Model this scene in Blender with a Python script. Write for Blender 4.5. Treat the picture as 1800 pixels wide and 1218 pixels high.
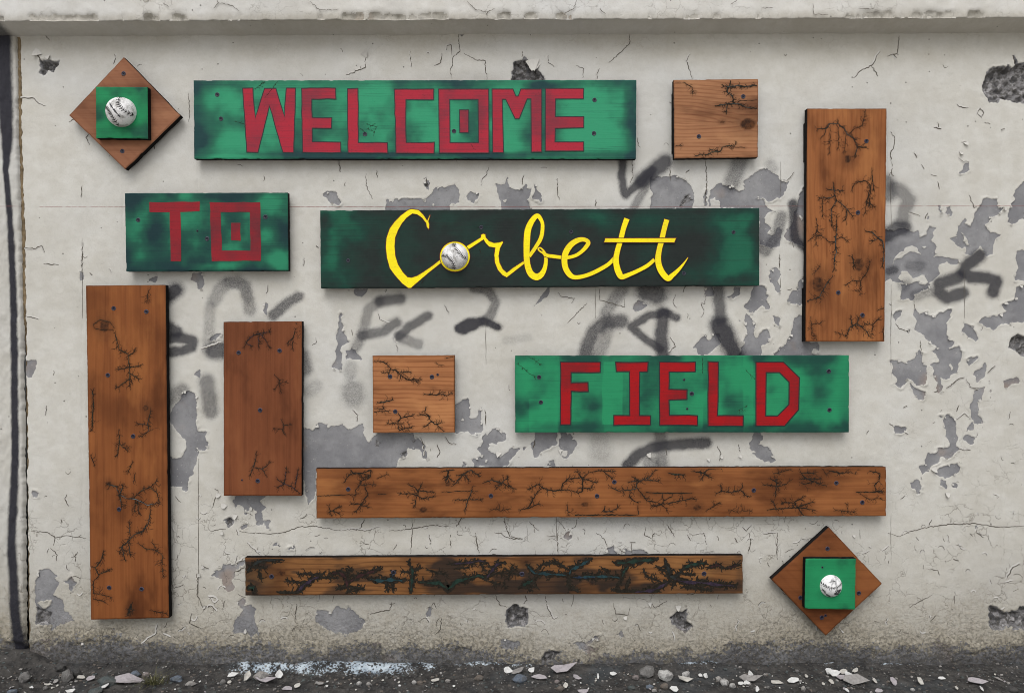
import bpy, bmesh, math, random
import numpy as np
from mathutils import Vector, Matrix
from mathutils.geometry import tessellate_polygon

for _o in list(bpy.data.objects):
    bpy.data.objects.remove(_o, do_unlink=True)
SC = bpy.context.scene
COL = SC.collection
RNG = random.Random(7)

# ------------------------------------------------------------------ camera
MPP = 0.0016                 # metres per photograph pixel on the wall plane
DIST = 1300 * MPP            # camera to wall
CAMZ = 0.894
cam_d = bpy.data.cameras.new('camera')
cam_d.sensor_width = 36.0
cam_d.lens = 36.0 * 1300 / 1800
cam_d.clip_start = 0.02
cam_d.clip_end = 2000
cam = bpy.data.objects.new('camera', cam_d)
COL.objects.link(cam)
cam.location = (0, -DIST, CAMZ)
cam.rotation_euler = (math.radians(90), 0, 0)
SC.camera = cam

# ------------------------------------------------------------------ overcast daylight
world = bpy.data.worlds.new('World')
SC.world = world
world.use_nodes = True
_nt = world.node_tree
_nt.nodes.clear()
_sky = _nt.nodes.new('ShaderNodeTexSky')
_sky.sky_type = 'NISHITA'
_sky.sun_disc = False
SUN_ELEV, SUN_AZ = 54.0, 190.0     # azimuth measured from +Y, turning to +X
_sky.sun_elevation = math.radians(SUN_ELEV)
_sky.sun_rotation = math.radians(SUN_AZ)
_sky.dust_density = 4.0
_sky.air_density = 1.2
_hs = _nt.nodes.new('ShaderNodeHueSaturation')
_hs.inputs['Saturation'].default_value = 0.15
_bg = _nt.nodes.new('ShaderNodeBackground')
_bg.inputs['Strength'].default_value = 0.15
_wo = _nt.nodes.new('ShaderNodeOutputWorld')
_nt.links.new(_sky.outputs[0], _hs.inputs['Color'])
_nt.links.new(_hs.outputs[0], _bg.inputs['Color'])
_nt.links.new(_bg.outputs[0], _wo.inputs['Surface'])

sun_d = bpy.data.lights.new('sun', 'SUN')
sun_d.energy = 1.1
sun_d.angle = math.radians(42)
sun_d.color = (1.0, 0.965, 0.92)
sun = bpy.data.objects.new('sun', sun_d)
COL.objects.link(sun)
_ce = math.cos(math.radians(SUN_ELEV))
_dir = Vector((math.sin(math.radians(SUN_AZ)) * _ce, math.cos(math.radians(SUN_AZ)) * _ce, math.sin(math.radians(SUN_ELEV))))
sun.rotation_euler = _dir.to_track_quat('Z', 'Y').to_euler()
sun.location = _dir * 30

SC.view_settings.view_transform = 'Standard'
SC.view_settings.look = 'None'
SC.view_settings.gamma = 1.0
SC.view_settings.use_curve_mapping = False
SC.view_settings.exposure = 0.10
SC.cycles.filter_width = 0.95

# ------------------------------------------------------------------ helpers: pixels of the traced photograph -> metres
def wx(px, depth=0.0): return (px - 900) * MPP * (DIST - depth) / DIST
def wz(py, depth=0.0): return CAMZ + (609 - py) * MPP * (DIST - depth) / DIST
def tl(x0, y0, s, pts): return [(x0 + p[0] / s, y0 + p[1] / s) + tuple(p[2:]) for p in pts]
def ground_at(px, py, z=0.0):
    d = (CAMZ - z) * 1300 / (py - 609)
    return Vector(((px - 900) / 1300 * d, -DIST + d, z))

# ------------------------------------------------------------------ helpers: noise on arrays
def _hash(i, j, seed):
    h = (i.astype(np.int64) * 374761393 + j.astype(np.int64) * 668265263 + seed * 1274126177) & 0x7fffffff
    h = ((h ^ (h >> 13)) * 1274126177) & 0x7fffffff
    h = h ^ (h >> 16)
    return (h & 0xffff) / 65535.0
def vnoise(x, y, seed=0):
    xi = np.floor(x); yi = np.floor(y)
    fx = x - xi; fy = y - yi
    fx = fx * fx * (3 - 2 * fx); fy = fy * fy * (3 - 2 * fy)
    a = _hash(xi, yi, seed); b = _hash(xi + 1, yi, seed); c = _hash(xi, yi + 1, seed); d = _hash(xi + 1, yi + 1, seed)
    return (a * (1 - fx) + b * fx) * (1 - fy) + (c * (1 - fx) + d * fx) * fy
def fbm(x, y, seed=0, octs=4, gain=0.5):
    t = 0; a = 1; n = 0
    for o in range(octs):
        t = t + a * vnoise(x * 2 ** o + 13.7 * o, y * 2 ** o - 7.3 * o, seed + o); n += a; a *= gain
    return t / n
def sstep(a, b, x):
    t = np.clip((x - a) / (b - a), 0, 1)
    return t * t * (3 - 2 * t)

def poly_sd(X, Y, pts):
    """signed distance to a polygon, positive inside"""
    n = len(pts)
    d2 = np.full(X.shape, 1e12); ins = np.zeros(X.shape, bool)
    for i in range(n):
        ax, ay = pts[i][:2]; bx, by = pts[(i + 1) % n][:2]
        ex, ey = bx - ax, by - ay
        L = ex * ex + ey * ey + 1e-12
        t = np.clip(((X - ax) * ex + (Y - ay) * ey) / L, 0, 1)
        d2 = np.minimum(d2, (X - ax - t * ex) ** 2 + (Y - ay - t * ey) ** 2)
        c = ((ay > Y) != (by > Y))
        ins ^= c & (X < (bx - ax) * (Y - ay) / (by - ay if abs(by - ay) > 1e-9 else 1e-9) + ax)
    return np.where(ins, 1, -1) * np.sqrt(d2)
def line_dist(X, Y, pts):
    d2 = np.full(X.shape, 1e12)
    for i in range(len(pts) - 1):
        ax, ay = pts[i][:2]; bx, by = pts[i + 1][:2]
        ex, ey = bx - ax, by - ay
        L = ex * ex + ey * ey + 1e-12
        t = np.clip(((X - ax) * ex + (Y - ay) * ey) / L, 0, 1)
        d2 = np.minimum(d2, (X - ax - t * ex) ** 2 + (Y - ay - t * ey) ** 2)
    return np.sqrt(d2)

# ------------------------------------------------------------------ helpers: objects
def tag(o, label=None, cat=None, group=None, kind=None):
    if label: o['label'] = label
    if cat: o['category'] = cat
    if group: o['group'] = group
    if kind: o['kind'] = kind
    return o
def empty(name, loc):
    o = bpy.data.objects.new(name, None); COL.objects.link(o); o.location = loc
    o.empty_display_size = 0.05
    return o
def link_mesh(name, me, parent=None):
    o = bpy.data.objects.new(name, me); COL.objects.link(o)
    if parent: o.parent = parent
    return o
def mesh_obj(name, verts, faces, mats, parent=None, midx=None, smooth=False):
    me = bpy.data.meshes.new(name)
    me.from_pydata([tuple(v) for v in verts], [], [tuple(f) for f in faces])
    for m in (mats if isinstance(mats, (list, tuple)) else [mats]): me.materials.append(m)
    if midx is not None: me.polygons.foreach_set('material_index', midx)
    if smooth: me.polygons.foreach_set('use_smooth', [True] * len(me.polygons))
    me.update()
    return link_mesh(name, me, parent)
def np_mesh(name, co, quads, mats, smooth=True, midx=None, attrs=None):
    me = bpy.data.meshes.new(name)
    nv, nf = len(co), len(quads)
    me.vertices.add(nv); me.vertices.foreach_set('co', np.ascontiguousarray(co, np.float32).ravel())
    me.loops.add(nf * 4); me.loops.foreach_set('vertex_index', np.ascontiguousarray(quads, np.int32).ravel())
    me.polygons.add(nf)
    me.polygons.foreach_set('loop_start', np.arange(nf, dtype=np.int32) * 4)
    me.polygons.foreach_set('loop_total', np.full(nf, 4, np.int32))
    if smooth: me.polygons.foreach_set('use_smooth', np.ones(nf, bool))
    for m in mats: me.materials.append(m)
    if midx is not None: me.polygons.foreach_set('material_index', np.asarray(midx, np.int32))
    me.update(calc_edges=True); me.validate()
    for k, a in (attrs or {}).items():
        at = me.attributes.new(k, 'FLOAT', 'POINT')
        at.data.foreach_set('value', np.ascontiguousarray(a, np.float32).ravel())
    return me
def grid_quads(nr, nc, off=0):
    i = np.arange(nr - 1)[:, None] * nc + np.arange(nc - 1)[None, :] + off
    i = i.ravel()
    return np.stack([i, i + 1, i + nc + 1, i + nc], 1)

# ------------------------------------------------------------------ helpers: node materials
class NM:
    def __init__(s, name, rough=0.7, spec=0.3):
        s.m = bpy.data.materials.new(name); s.m.use_nodes = True
        s.t = s.m.node_tree; s.b = s.t.nodes['Principled BSDF']
        s.b.inputs['Roughness'].default_value = rough
        s.b.inputs['Specular IOR Level'].default_value = spec
        s._oc = None
    def n(s, ty, **kw):
        nd = s.t.nodes.new(ty)
        for k, v in kw.items(): setattr(nd, k, v)
        return nd
    def put(s, sock, v):
        if isinstance(v, bpy.types.NodeSocket): s.t.links.new(v, sock)
        elif v is not None:
            if sock.type in ('RGBA',) and len(v) == 3: v = tuple(v) + (1,)
            sock.default_value = v
    def obj(s):
        if s._oc is None: s._oc = s.n('ShaderNodeTexCoord').outputs['Object']
        return s._oc
    def attr(s, name): return s.n('ShaderNodeAttribute', attribute_name=name).outputs['Fac']
    def map(s, vec, scale=(1, 1, 1), loc=(0, 0, 0)):
        nd = s.n('ShaderNodeMapping'); s.put(nd.inputs['Vector'], vec); nd.inputs['Scale'].default_value = scale; s.put(nd.inputs['Location'], loc)
        return nd.outputs[0]
    def noise(s, scale, detail=3, rough=0.55, vec=None, out='Fac', dist=0.0):
        nd = s.n('ShaderNodeTexNoise'); s.put(nd.inputs['Vector'], vec if vec is not None else s.obj())
        nd.inputs['Scale'].default_value = scale; nd.inputs['Detail'].default_value = detail; nd.inputs['Roughness'].default_value = rough
        nd.inputs['Distortion'].default_value = dist
        return nd.outputs[out]
    def voro(s, scale, feature='F1', vec=None, out='Distance', rnd=1.0):
        nd = s.n('ShaderNodeTexVoronoi', feature=feature); s.put(nd.inputs['Vector'], vec if vec is not None else s.obj())
        nd.inputs['Scale'].default_value = scale; nd.inputs['Randomness'].default_value = rnd
        return nd.outputs[out]
    def ma(s, op, a, b=None, c=None, clamp=False):
        nd = s.n('ShaderNodeMath', operation=op, use_clamp=clamp); s.put(nd.inputs[0], a)
        if b is not None: s.put(nd.inputs[1], b)
        if c is not None: s.put(nd.inputs[2], c)
        return nd.outputs[0]
    def step(s, x, a, b, lo=0.0, hi=1.0):
        nd = s.n('ShaderNodeMapRange', interpolation_type='SMOOTHSTEP'); s.put(nd.inputs[0], x)
        for i, v in enumerate((a, b, lo, hi)): nd.inputs[i + 1].default_value = v
        return nd.outputs[0]
    def mix(s, f, a, b, blend='MIX'):
        nd = s.n('ShaderNodeMix', data_type='RGBA', blend_type=blend); s.put(nd.inputs[0], f); s.put(nd.inputs[6], a); s.put(nd.inputs[7], b)
        return nd.outputs[2]
    def vadd(s, a, b):
        nd = s.n('ShaderNodeVectorMath', operation='ADD'); s.put(nd.inputs[0], a); s.put(nd.inputs[1], b); return nd.outputs[0]
    def vscale(s, a, k):
        nd = s.n('ShaderNodeVectorMath', operation='SCALE'); s.put(nd.inputs[0], a); s.put(nd.inputs['Scale'], k); return nd.outputs[0]
    def bump(s, h, dist=0.001, strength=1.0):
        nd = s.n('ShaderNodeBump'); nd.inputs['Strength'].default_value = strength; nd.inputs['Distance'].default_value = dist
        s.put(nd.inputs['Height'], h); s.put(s.b.inputs['Normal'], nd.outputs[0])
    def col(s, c): s.put(s.b.inputs['Base Color'], c); return s.m
# ------------------------------------------------------------------ materials
def mat_wall(name='peeling_painted_concrete', tint=(1, 1, 1), bare=((0.175, 0.175, 0.186), (0.262, 0.262, 0.27))):
    N = NM(name, 0.9, 0.12)
    sd, er, gr, wet, hole, graf, craz = [N.attr(k) for k in ('sd', 'erode', 'grime_shade', 'wet', 'hole', 'graf', 'craz')]
    nbig = N.noise(2.3, 4); nmid = N.noise(22, 4); nfine = N.noise(240, 3, 0.6); njag = N.noise(75, 5, 0.62)
    nero = N.noise(95, 6, 0.68)
    v = N.ma('ADD', sd, N.ma('MULTIPLY', N.ma('SUBTRACT', njag, 0.5), 7.0))
    v = N.ma('ADD', v, N.ma('MULTIPLY', N.ma('SUBTRACT', nero, 0.5), N.ma('MULTIPLY', er, 62.0)))
    peel = N.step(v, -0.35, 0.35)
    # paint
    c = N.mix(N.step(nmid, 0.35, 0.68), (0.50 * tint[0], 0.488 * tint[1], 0.452 * tint[2]), (0.55 * tint[0], 0.542 * tint[1], 0.512 * tint[2]))
    c = N.mix(N.ma('MULTIPLY', N.step(nbig, 0.4, 0.75), 0.45), c, (0.43, 0.42, 0.395))
    c = N.mix(N.ma('MULTIPLY', N.step(N.noise(1.6, 3, vec=N.map(N.obj(), (1, 1, 1), (7.3, 2.1, 4.4))), 0.48, 0.7), 0.3), c, (0.49, 0.505, 0.53))
    gfac = N.ma('MULTIPLY', gr, N.ma('ADD', 0.45, N.ma('MULTIPLY', nero, 0.95)), clamp=True)
    c = N.mix(gfac, c, (0.28, 0.245, 0.178))
    c = N.mix(N.ma('MULTIPLY', N.step(N.noise(330, 3, 0.7), 0.50, 0.72), 0.22), c, (0.30, 0.29, 0.265))
    # shade in the fine crazing, painted as dark lines
    dist = N.vscale(N.noise(16, 4, 0.6, out='Color'), 0.075)
    vv = N.vadd(N.obj(), dist)
    ed = N.voro(26, 'DISTANCE_TO_EDGE', vv)
    gate = N.step(N.noise(9, 4), 0.45, 0.60)
    line = N.ma('MULTIPLY', N.step(ed, 0.0, 0.027, 1.0, 0.0), N.ma('MULTIPLY', gate, craz), clamp=True)
    c = N.mix(N.ma('MULTIPLY', line, 0.55), c, (0.14, 0.122, 0.095))
    # pits
    pd = N.voro(46); pc = N.voro(46, out='Color')
    psep = N.n('ShaderNodeSeparateColor'); N.put(psep.inputs[0], pc)
    pr = N.ma('MULTIPLY', N.step(psep.outputs[0], 0.66, 1.0), 0.10)
    pit = N.ma('LESS_THAN', pd, pr)
    c = N.mix(N.ma('MULTIPLY', pit, 0.75), c, (0.10, 0.095, 0.085))
    # concrete below
    k = N.mix(N.step(N.noise(11, 5, 0.6), 0.35, 0.7), bare[0], bare[1])
    k = N.mix(N.ma('MULTIPLY', N.step(N.noise(7, 3), 0.58, 0.74), 0.5), k, (0.285, 0.205, 0.15))
    k = N.mix(N.ma('MULTIPLY', N.step(N.noise(38, 5, 0.65), 0.5, 0.72), 0.35), k, (0.13, 0.128, 0.132))
    k = N.mix(N.ma('MULTIPLY', N.step(N.noise(150, 3, 0.6), 0.66, 0.72), 0.8), k, (0.42, 0.41, 0.39))
    k = N.mix(N.step(nfine, 0.62, 0.75), k, (0.12, 0.118, 0.115))
    ag = N.voro(75, out='Color'); asep = N.n('ShaderNodeSeparateColor'); N.put(asep.inputs[0], ag)
    rub = N.mix(asep.outputs[1], (0.085, 0.085, 0.09), (0.36, 0.35, 0.355))
    rub = N.mix(N.step(nero, 0.45, 0.6), rub, (0.12, 0.115, 0.11))
    k = N.mix(hole, k, rub)
    c = N.mix(N.ma('MAXIMUM', peel, N.step(hole, 0.3, 0.6)), c, k)
    wfac = N.ma('MULTIPLY', wet, N.ma('ADD', 0.35, N.ma('MULTIPLY', nero, 1.15)), clamp=True)
    c = N.mix(wfac, c, (0.058, 0.056, 0.056))
    # scaling and dirt where splashed water has eaten the paint
    s1 = N.step(N.noise(125, 5, 0.7), 0.50, 0.57); s2 = N.step(N.noise(170, 4, 0.7, N.map(N.obj(), (1, 1, 1), (3.1, 0, 5.7))), 0.56, 0.63)
    sca = N.attr('scal')
    c = N.mix(N.ma('MULTIPLY', s1, N.ma('MULTIPLY', sca, 0.68)), c, (0.085, 0.078, 0.066))
    c = N.mix(N.ma('MULTIPLY', s2, N.ma('MULTIPLY', sca, 0.50)), c, (0.33, 0.30, 0.25))
    # black overspray soaks paint and bare concrete alike
    spk = N.step(N.noise(420, 2), 0.3, 0.7, 0.965, 1.0)
    gg = N.ma('MULTIPLY', N.ma('MULTIPLY', graf, N.ma('SUBTRACT', 1.0, graf)), N.ma('MULTIPLY', N.ma('SUBTRACT', N.noise(380, 4, 0.7), 0.5), 5.0))
    graf = N.ma('ADD', graf, gg, clamp=True)
    c = N.mix(N.ma('MULTIPLY', graf, spk, clamp=True), c, (0.022, 0.022, 0.030))
    # snapped red chalk line
    xyz = N.n('ShaderNodeSeparateXYZ'); N.put(xyz.inputs[0], N.obj())
    zl = N.ma('ABSOLUTE', N.ma('SUBTRACT', N.ma('SUBTRACT', xyz.outputs[2], wz(363.5)), N.ma('MULTIPLY', xyz.outputs[0], 0.0012)))
    ch = N.ma('MULTIPLY', N.step(zl, 0.0004, 0.0011, 1.0, 0.0), N.ma('MULTIPLY', N.step(xyz.outputs[0], wx(68), wx(72)), N.step(N.noise(60, 3), 0.3, 0.55, 0.25, 0.85)))
    c = N.mix(ch, c, (0.20, 0.075, 0.07))
    N.col(c)
    h = N.ma('MULTIPLY', peel, -0.9)
    h = N.ma('ADD', h, N.ma('MULTIPLY', nfine, 0.30))
    h = N.ma('ADD', h, N.ma('MULTIPLY', nero, N.ma('ADD', 0.25, N.ma('MULTIPLY', er, 5.5))))
    h = N.ma('ADD', h, N.ma('MULTIPLY', line, -0.9))
    h = N.ma('ADD', h, N.ma('MULTIPLY', N.ma('SUBTRACT', s2, s1), N.ma('MULTIPLY', sca, 1.3)))
    h = N.ma('ADD', h, N.ma('MULTIPLY', pit, -0.9))
    h = N.ma('ADD', h, N.ma('MULTIPLY', N.ma('MULTIPLY', nero, hole), 6.0))
    N.bump(h, 0.001)
    return N.m
M_WALL = mat_wall()
M_SIDE = mat_wall('rough_painted_render', (0.97, 0.98, 1.0))
M_LEDGE = mat_wall('ledge_paint', (1.07, 1.07, 1.09), ((0.30, 0.285, 0.25), (0.44, 0.42, 0.38)))

def mat_flat(name, c, rough=0.7, spec=0.3, var=0.25, scale=60, bump=0.0, dark=None):
    N = NM(name, rough, spec)
    nz = N.noise(scale, 4, 0.6)
    d = dark or tuple(x * (1 - var) for x in c)
    N.col(N.mix(N.step(nz, 0.3, 0.7), d, c))
    if bump: N.bump(nz, bump)
    return N.m
M_FLAKE = mat_flat('lifted_paint', (0.485, 0.472, 0.445), 0.75, 0.25, 0.14, 50)
M_CRACK = mat_flat('crack_shade', (0.115, 0.102, 0.085), 0.95, 0.1, 0.3, 90)  # dark of the crack's depth, put into the colour
M_FILL = mat_flat('joint_filler', (0.22, 0.165, 0.10), 0.95, 0.1, 0.55, 45, 0.004)
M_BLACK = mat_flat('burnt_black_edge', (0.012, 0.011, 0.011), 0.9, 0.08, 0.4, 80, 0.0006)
M_CHAR = mat_flat('charred_groove', (0.027, 0.023, 0.018), 0.95, 0.06, 0.45, 150, 0.001)
M_SCREW = mat_flat('navy_screw_head', (0.010, 0.010, 0.026), 0.45, 0.4, 0.3, 300)
M_RING = mat_flat('blue_plug_rim', (0.070, 0.064, 0.098), 0.6, 0.3, 0.3, 300)
CORE = {
    'dteal': mat_flat('dark_teal_fill', (0.0174, 0.0493, 0.0580), 0.6, 0.2, 0.6, 90),
    'dpurple': mat_flat('dark_purple_fill', (0.0377, 0.0247, 0.0435), 0.6, 0.2, 0.6, 90),
    'dgreen': mat_flat('dark_green_fill', (0.0145, 0.0377, 0.0275), 0.6, 0.2, 0.6, 90),
    'dblue': mat_flat('dark_blue_fill', (0.0174, 0.0348, 0.0653), 0.6, 0.2, 0.6, 90),
    'dmaroon': mat_flat('dark_maroon_fill', (0.0377, 0.0145, 0.0145), 0.6, 0.2, 0.6, 90),
    'dgrey': mat_flat('dark_grey_fill', (0.022, 0.026, 0.025), 0.6, 0.2, 0.6, 90),
    'teal': mat_flat('teal_fill', (0.0279, 0.0837, 0.1023), 0.5, 0.4, 0.5, 90),
    'green': mat_flat('green_fill', (0.0112, 0.0341, 0.0223), 0.5, 0.4, 0.5, 90),
    'purple': mat_flat('purple_fill', (0.0322, 0.0174, 0.0384), 0.5, 0.4, 0.5, 90),
    'maroon': mat_flat('maroon_fill', (0.0341, 0.0112, 0.0099), 0.5, 0.4, 0.5, 90),
    'blue': mat_flat('blue_fill', (0.0155, 0.0310, 0.0620), 0.5, 0.4, 0.5, 90),
    'white': mat_flat('pale_blue_fill', (0.2046, 0.2542, 0.2728), 0.5, 0.4, 0.5, 90),
    'olive': mat_flat('olive_fill', (0.0620, 0.0527, 0.0217), 0.5, 0.4, 0.5, 90),
    'grey': mat_flat('grey_fill', (0.0465, 0.0527, 0.0465), 0.5, 0.4, 0.5, 90),
}

def mat_wood(name, light, dark, ring=0.0065, axis='z', blotch=0.5, contrast=0.55, rough=0.5):
    """axis = direction of the grain in board coordinates"""
    N = NM(name, rough + .12, 0.12)
    ph, kn, sc, sm = [N.attr(k) for k in ('phase', 'knot', 'scorch', 'smoke')]
    st = (260, 40, 3.0) if axis == 'z' else (3.0, 40, 260)
    st2 = (30, 10, 1.1) if axis == 'z' else (1.1, 10, 30)
    oi = N.n('ShaderNodeObjectInfo').outputs['Location']
    base = N.vadd(N.obj(), N.vscale(oi, 3.17))
    fib = N.noise(1.0, 3, 0.6, N.map(base, st))
    band = N.noise(1.0, 4, 0.55, N.map(base, st2))
    w = N.ma('ADD', N.ma('DIVIDE', ph, ring), N.ma('MULTIPLY', band, 1.6))
    tri = N.ma('PINGPONG', w, 1.0)
    late = N.step(tri, 0.45, 1.0)
    f = N.ma('ADD', N.ma('MULTIPLY', late, contrast), N.ma('MULTIPLY', N.step(band, 0.35, 0.7), blotch * 0.55), clamp=True)
    f = N.ma('ADD', f, N.ma('MULTIPLY', N.ma('SUBTRACT', fib, 0.5), 0.85), clamp=True)
    c = N.mix(f, light, dark)
    stk = N.noise(1.0, 5, 0.6, N.map(base, (110, 20, 2.2) if axis == 'z' else (2.2, 20, 110)))
    c = N.mix(N.ma('MULTIPLY', N.step(stk, 0.48, 0.72), 0.30), c, tuple(x * 0.55 for x in dark))
    c = N.mix(N.ma('MULTIPLY', N.step(stk, 0.28, 0.44, 1.0, 0.0), 0.32), c, tuple(min(1, x * 1.25) for x in light))
    bl = N.noise(5.5, 3, 0.5, base)
    c = N.mix(N.ma('MULTIPLY', N.step(bl, 0.45, 0.72), blotch), c, tuple(x * 0.62 for x in dark))
    c = N.mix(N.ma('MULTIPLY', N.step(bl, 0.25, 0.45, 1.0, 0.0), 0.45), c, tuple(min(1, x * 1.22) for x in light))
    b2 = N.noise(11, 4, 0.58, N.map(base, (1, 1, .35) if axis == 'z' else (.35, 1, 1)))
    c = N.mix(N.ma('MULTIPLY', N.step(b2, 0.50, 0.72), 0.80), c, tuple(x * 0.5 for x in dark))
    c = N.mix(N.ma('MULTIPLY', N.step(b2, 0.30, 0.45, 1.0, 0.0), 0.6), c, (min(1, light[0] * 1.3), min(1, light[1] * 1.42), min(1, light[2] * 1.4)))
    kc = N.mix(N.step(N.noise(90, 3, 0.6, base), 0.35, 0.65), (0.022, 0.010, 0.006), (0.085, 0.032, 0.012))
    c = N.mix(kn, c, kc)
    c = N.mix(N.ma('MULTIPLY', sc, 0.60, clamp=True), c, tuple(x * 0.28 for x in dark))
    c = N.mix(N.ma('MULTIPLY', sm, 0.9, clamp=True), c, (0.020, 0.016, 0.014))
    N.col(c)
    N.put(N.b.inputs['Roughness'], N.step(fib, 0.2, 0.8, rough, rough + 0.28))
    N.bump(N.ma('ADD', N.ma('MULTIPLY', fib, 0.35), N.ma('MULTIPLY', late, 0.12)), 0.001, 0.8)
    return N.m
WOODS = {
    'tall_right': mat_wood('amber_stained_pine', (0.2670, 0.0994, 0.0345), (0.1520, 0.0464, 0.0155), 0.0075, 'z', 0.5, 0.28),
    'small_top': mat_wood('weathered_pine', (0.3263, 0.1557, 0.0779), (0.1743, 0.0650, 0.0323), 0.0062, 'x', 0.32, 0.5, 0.65),
    'tall_left': mat_wood('dark_amber_pine', (0.2114, 0.0716, 0.0223), (0.1223, 0.0364, 0.0122), 0.012, 'z', 0.6, 0.20),
    'medium': mat_wood('red_brown_pine', (0.1594, 0.0517, 0.0212), (0.1112, 0.0344, 0.0144), 0.016, 'z', 0.35, 0.16),
    'small_mid': mat_wood('honey_pine', (0.3411, 0.1424, 0.0585), (0.1817, 0.0609, 0.0223), 0.0072, 'x', 0.28, 0.55),
    'long': mat_wood('orange_stained_pine', (0.2559, 0.0960, 0.0323), (0.1483, 0.0464, 0.0155), 0.013, 'x', 0.50, 0.25),
    'burnt': mat_wood('smoked_pine', (0.2353, 0.1054, 0.0377), (0.0981, 0.0395, 0.0150), 0.0075, 'x', 0.75, 0.5),
    'diamond_a': mat_wood('faded_pink_pine', (0.2485, 0.1113, 0.0612), (0.1646, 0.0636, 0.0356), 0.016, 'x', 0.40, 0.22, 0.65),
    'diamond_b': mat_wood('russet_pine', (0.1891, 0.0650, 0.0223), (0.1223, 0.0385, 0.0133), 0.016, 'x', 0.40, 0.22),
}
def mat_green(name, light, mid, dark, rough=0.5):
    N = NM(name, rough + .12, 0.12)
    sm = N.attr('smoke')
    oi = N.n('ShaderNodeObjectInfo').outputs['Location']
    base = N.vadd(N.obj(), N.vscale(oi, 2.31))
    gr = N.noise(1.0, 4, 0.6, N.map(base, (6, 40, 330)))
    fine = N.noise(55, 4, 0.6, base)
    v = N.ma('ADD', sm, N.ma('ADD', N.ma('MULTIPLY', N.ma('SUBTRACT', gr, 0.5), 0.28), N.ma('MULTIPLY', N.ma('SUBTRACT', fine, 0.5), 0.16)))
    c = N.mix(N.step(v, -0.05, 0.60), light, mid)
    c = N.mix(N.step(v, 0.38, 1.15), c, dark)
    c = N.mix(N.ma('MULTIPLY', N.step(gr, 0.56, 0.70), 0.28), c, dark)
    c = N.mix(N.ma('MULTIPLY', N.step(N.noise(190, 3, 0.6, base), 0.66, 0.74), 0.4), c, dark)
    N.col(c)
    N.put(N.b.inputs['Roughness'], N.step(fine, 0.2, 0.8, rough, rough + 0.25))
    N.bump(N.ma('ADD', N.ma('MULTIPLY', gr, 0.5), N.ma('MULTIPLY', fine, 0.15)), 0.001, 0.7)
    return N.m
GREENS = {
    'welcome': mat_green('airbrushed_green_paint', (0.0315, 0.2553, 0.1332), (0.0195, 0.1258, 0.0756), (0.0128, 0.0444, 0.0475)),
    'to': mat_green('smoky_green_paint', (0.0225, 0.1887, 0.1008), (0.0135, 0.0814, 0.0540), (0.0097, 0.0311, 0.0360)),
    'corbett': mat_green('black_green_paint', (0.0135, 0.0999, 0.0590), (0.0105, 0.0444, 0.0331), (0.0165, 0.0215, 0.0205), 0.55),
    'field': mat_green('bright_green_paint', (0.0195, 0.2250, 0.0990), (0.0158, 0.1517, 0.0756), (0.0105, 0.0555, 0.0418)),
    'square': mat_green('grass_green_paint', (0.0165, 0.2220, 0.0864), (0.0135, 0.1591, 0.0648), (0.0105, 0.0666, 0.0432)),
}
def mat_letter(name, c, dark, amt):
    N = NM(name, 0.6, 0.12)
    nz = N.noise(9, 4, 0.55); gr = N.noise(1.0, 3, 0.6, N.map(N.obj(), (6, 40, 330)))
    f = N.ma('MULTIPLY', N.step(N.ma('ADD', nz, N.ma('MULTIPLY', N.ma('SUBTRACT', gr, 0.5), 0.25)), 0.38, 0.72), amt)
    k = N.mix(f, c, dark)
    k = N.mix(N.ma('MULTIPLY', N.step(gr, 0.55, 0.70), 0.35), k, dark)
    k = N.mix(N.ma('MULTIPLY', N.step(N.noise(170, 4, 0.65), 0.58, 0.72), 0.45), k, tuple(x * 0.6 for x in dark))
    N.col(k); N.bump(gr, 0.0005, 0.7)
    return N.m
M_RED_W = mat_letter('crimson_paint', (0.345, 0.0200, 0.0380), (0.165, 0.0270, 0.0420), 0.9)
M_RED_T = mat_letter('burgundy_paint', (0.2340, 0.0150, 0.0225), (0.1170, 0.0203, 0.0270), 0.9)
M_RED_F = mat_letter('signal_red_paint', (0.3120, 0.0067, 0.0097), (0.1482, 0.0120, 0.0150), 0.85)
M_INK = mat_flat('black_outline_paint', (0.018, 0.016, 0.02), 0.5, 0.3, 0.3, 200)
M_YEL = mat_letter('yellow_paint', (0.86, 0.73, 0.010), (0.70, 0.53, 0.02), 0.6)
M_YEDGE = mat_flat('red_brown_outline_paint', (0.145, 0.035, 0.012), 0.5, 0.3, 0.4, 200)

def mat_ball(name, dirt, scale, lo=.46, grey=(0.36, 0.355, 0.345)):
    N = NM(name, 0.6, 0.35)
    a = N.noise(scale, 5, 0.65); b = N.noise(260, 3, 0.6)
    c = N.mix(N.step(a, lo, lo + .20), (0.76, 0.76, 0.77), grey)
    c = N.mix(N.ma('MULTIPLY', N.step(b, 0.58, 0.72), dirt), c, (0.10, 0.10, 0.10))
    N.col(c); N.bump(b, 0.0007)
    return N.m
M_BALL = mat_ball('scuffed_white_leather', 0.6, 40)
M_BALL_D = mat_ball('dirty_white_leather', 0.8, 52, .49, (0.27, 0.27, 0.275))
M_THREAD = mat_flat('black_thread', (0.022, 0.020, 0.020), 0.8, 0.2, 0.3, 200)
M_SMUDGE = mat_flat('faded_stamp_ink', (0.09, 0.09, 0.095), 0.7, 0.2, 0.6, 260)

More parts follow.
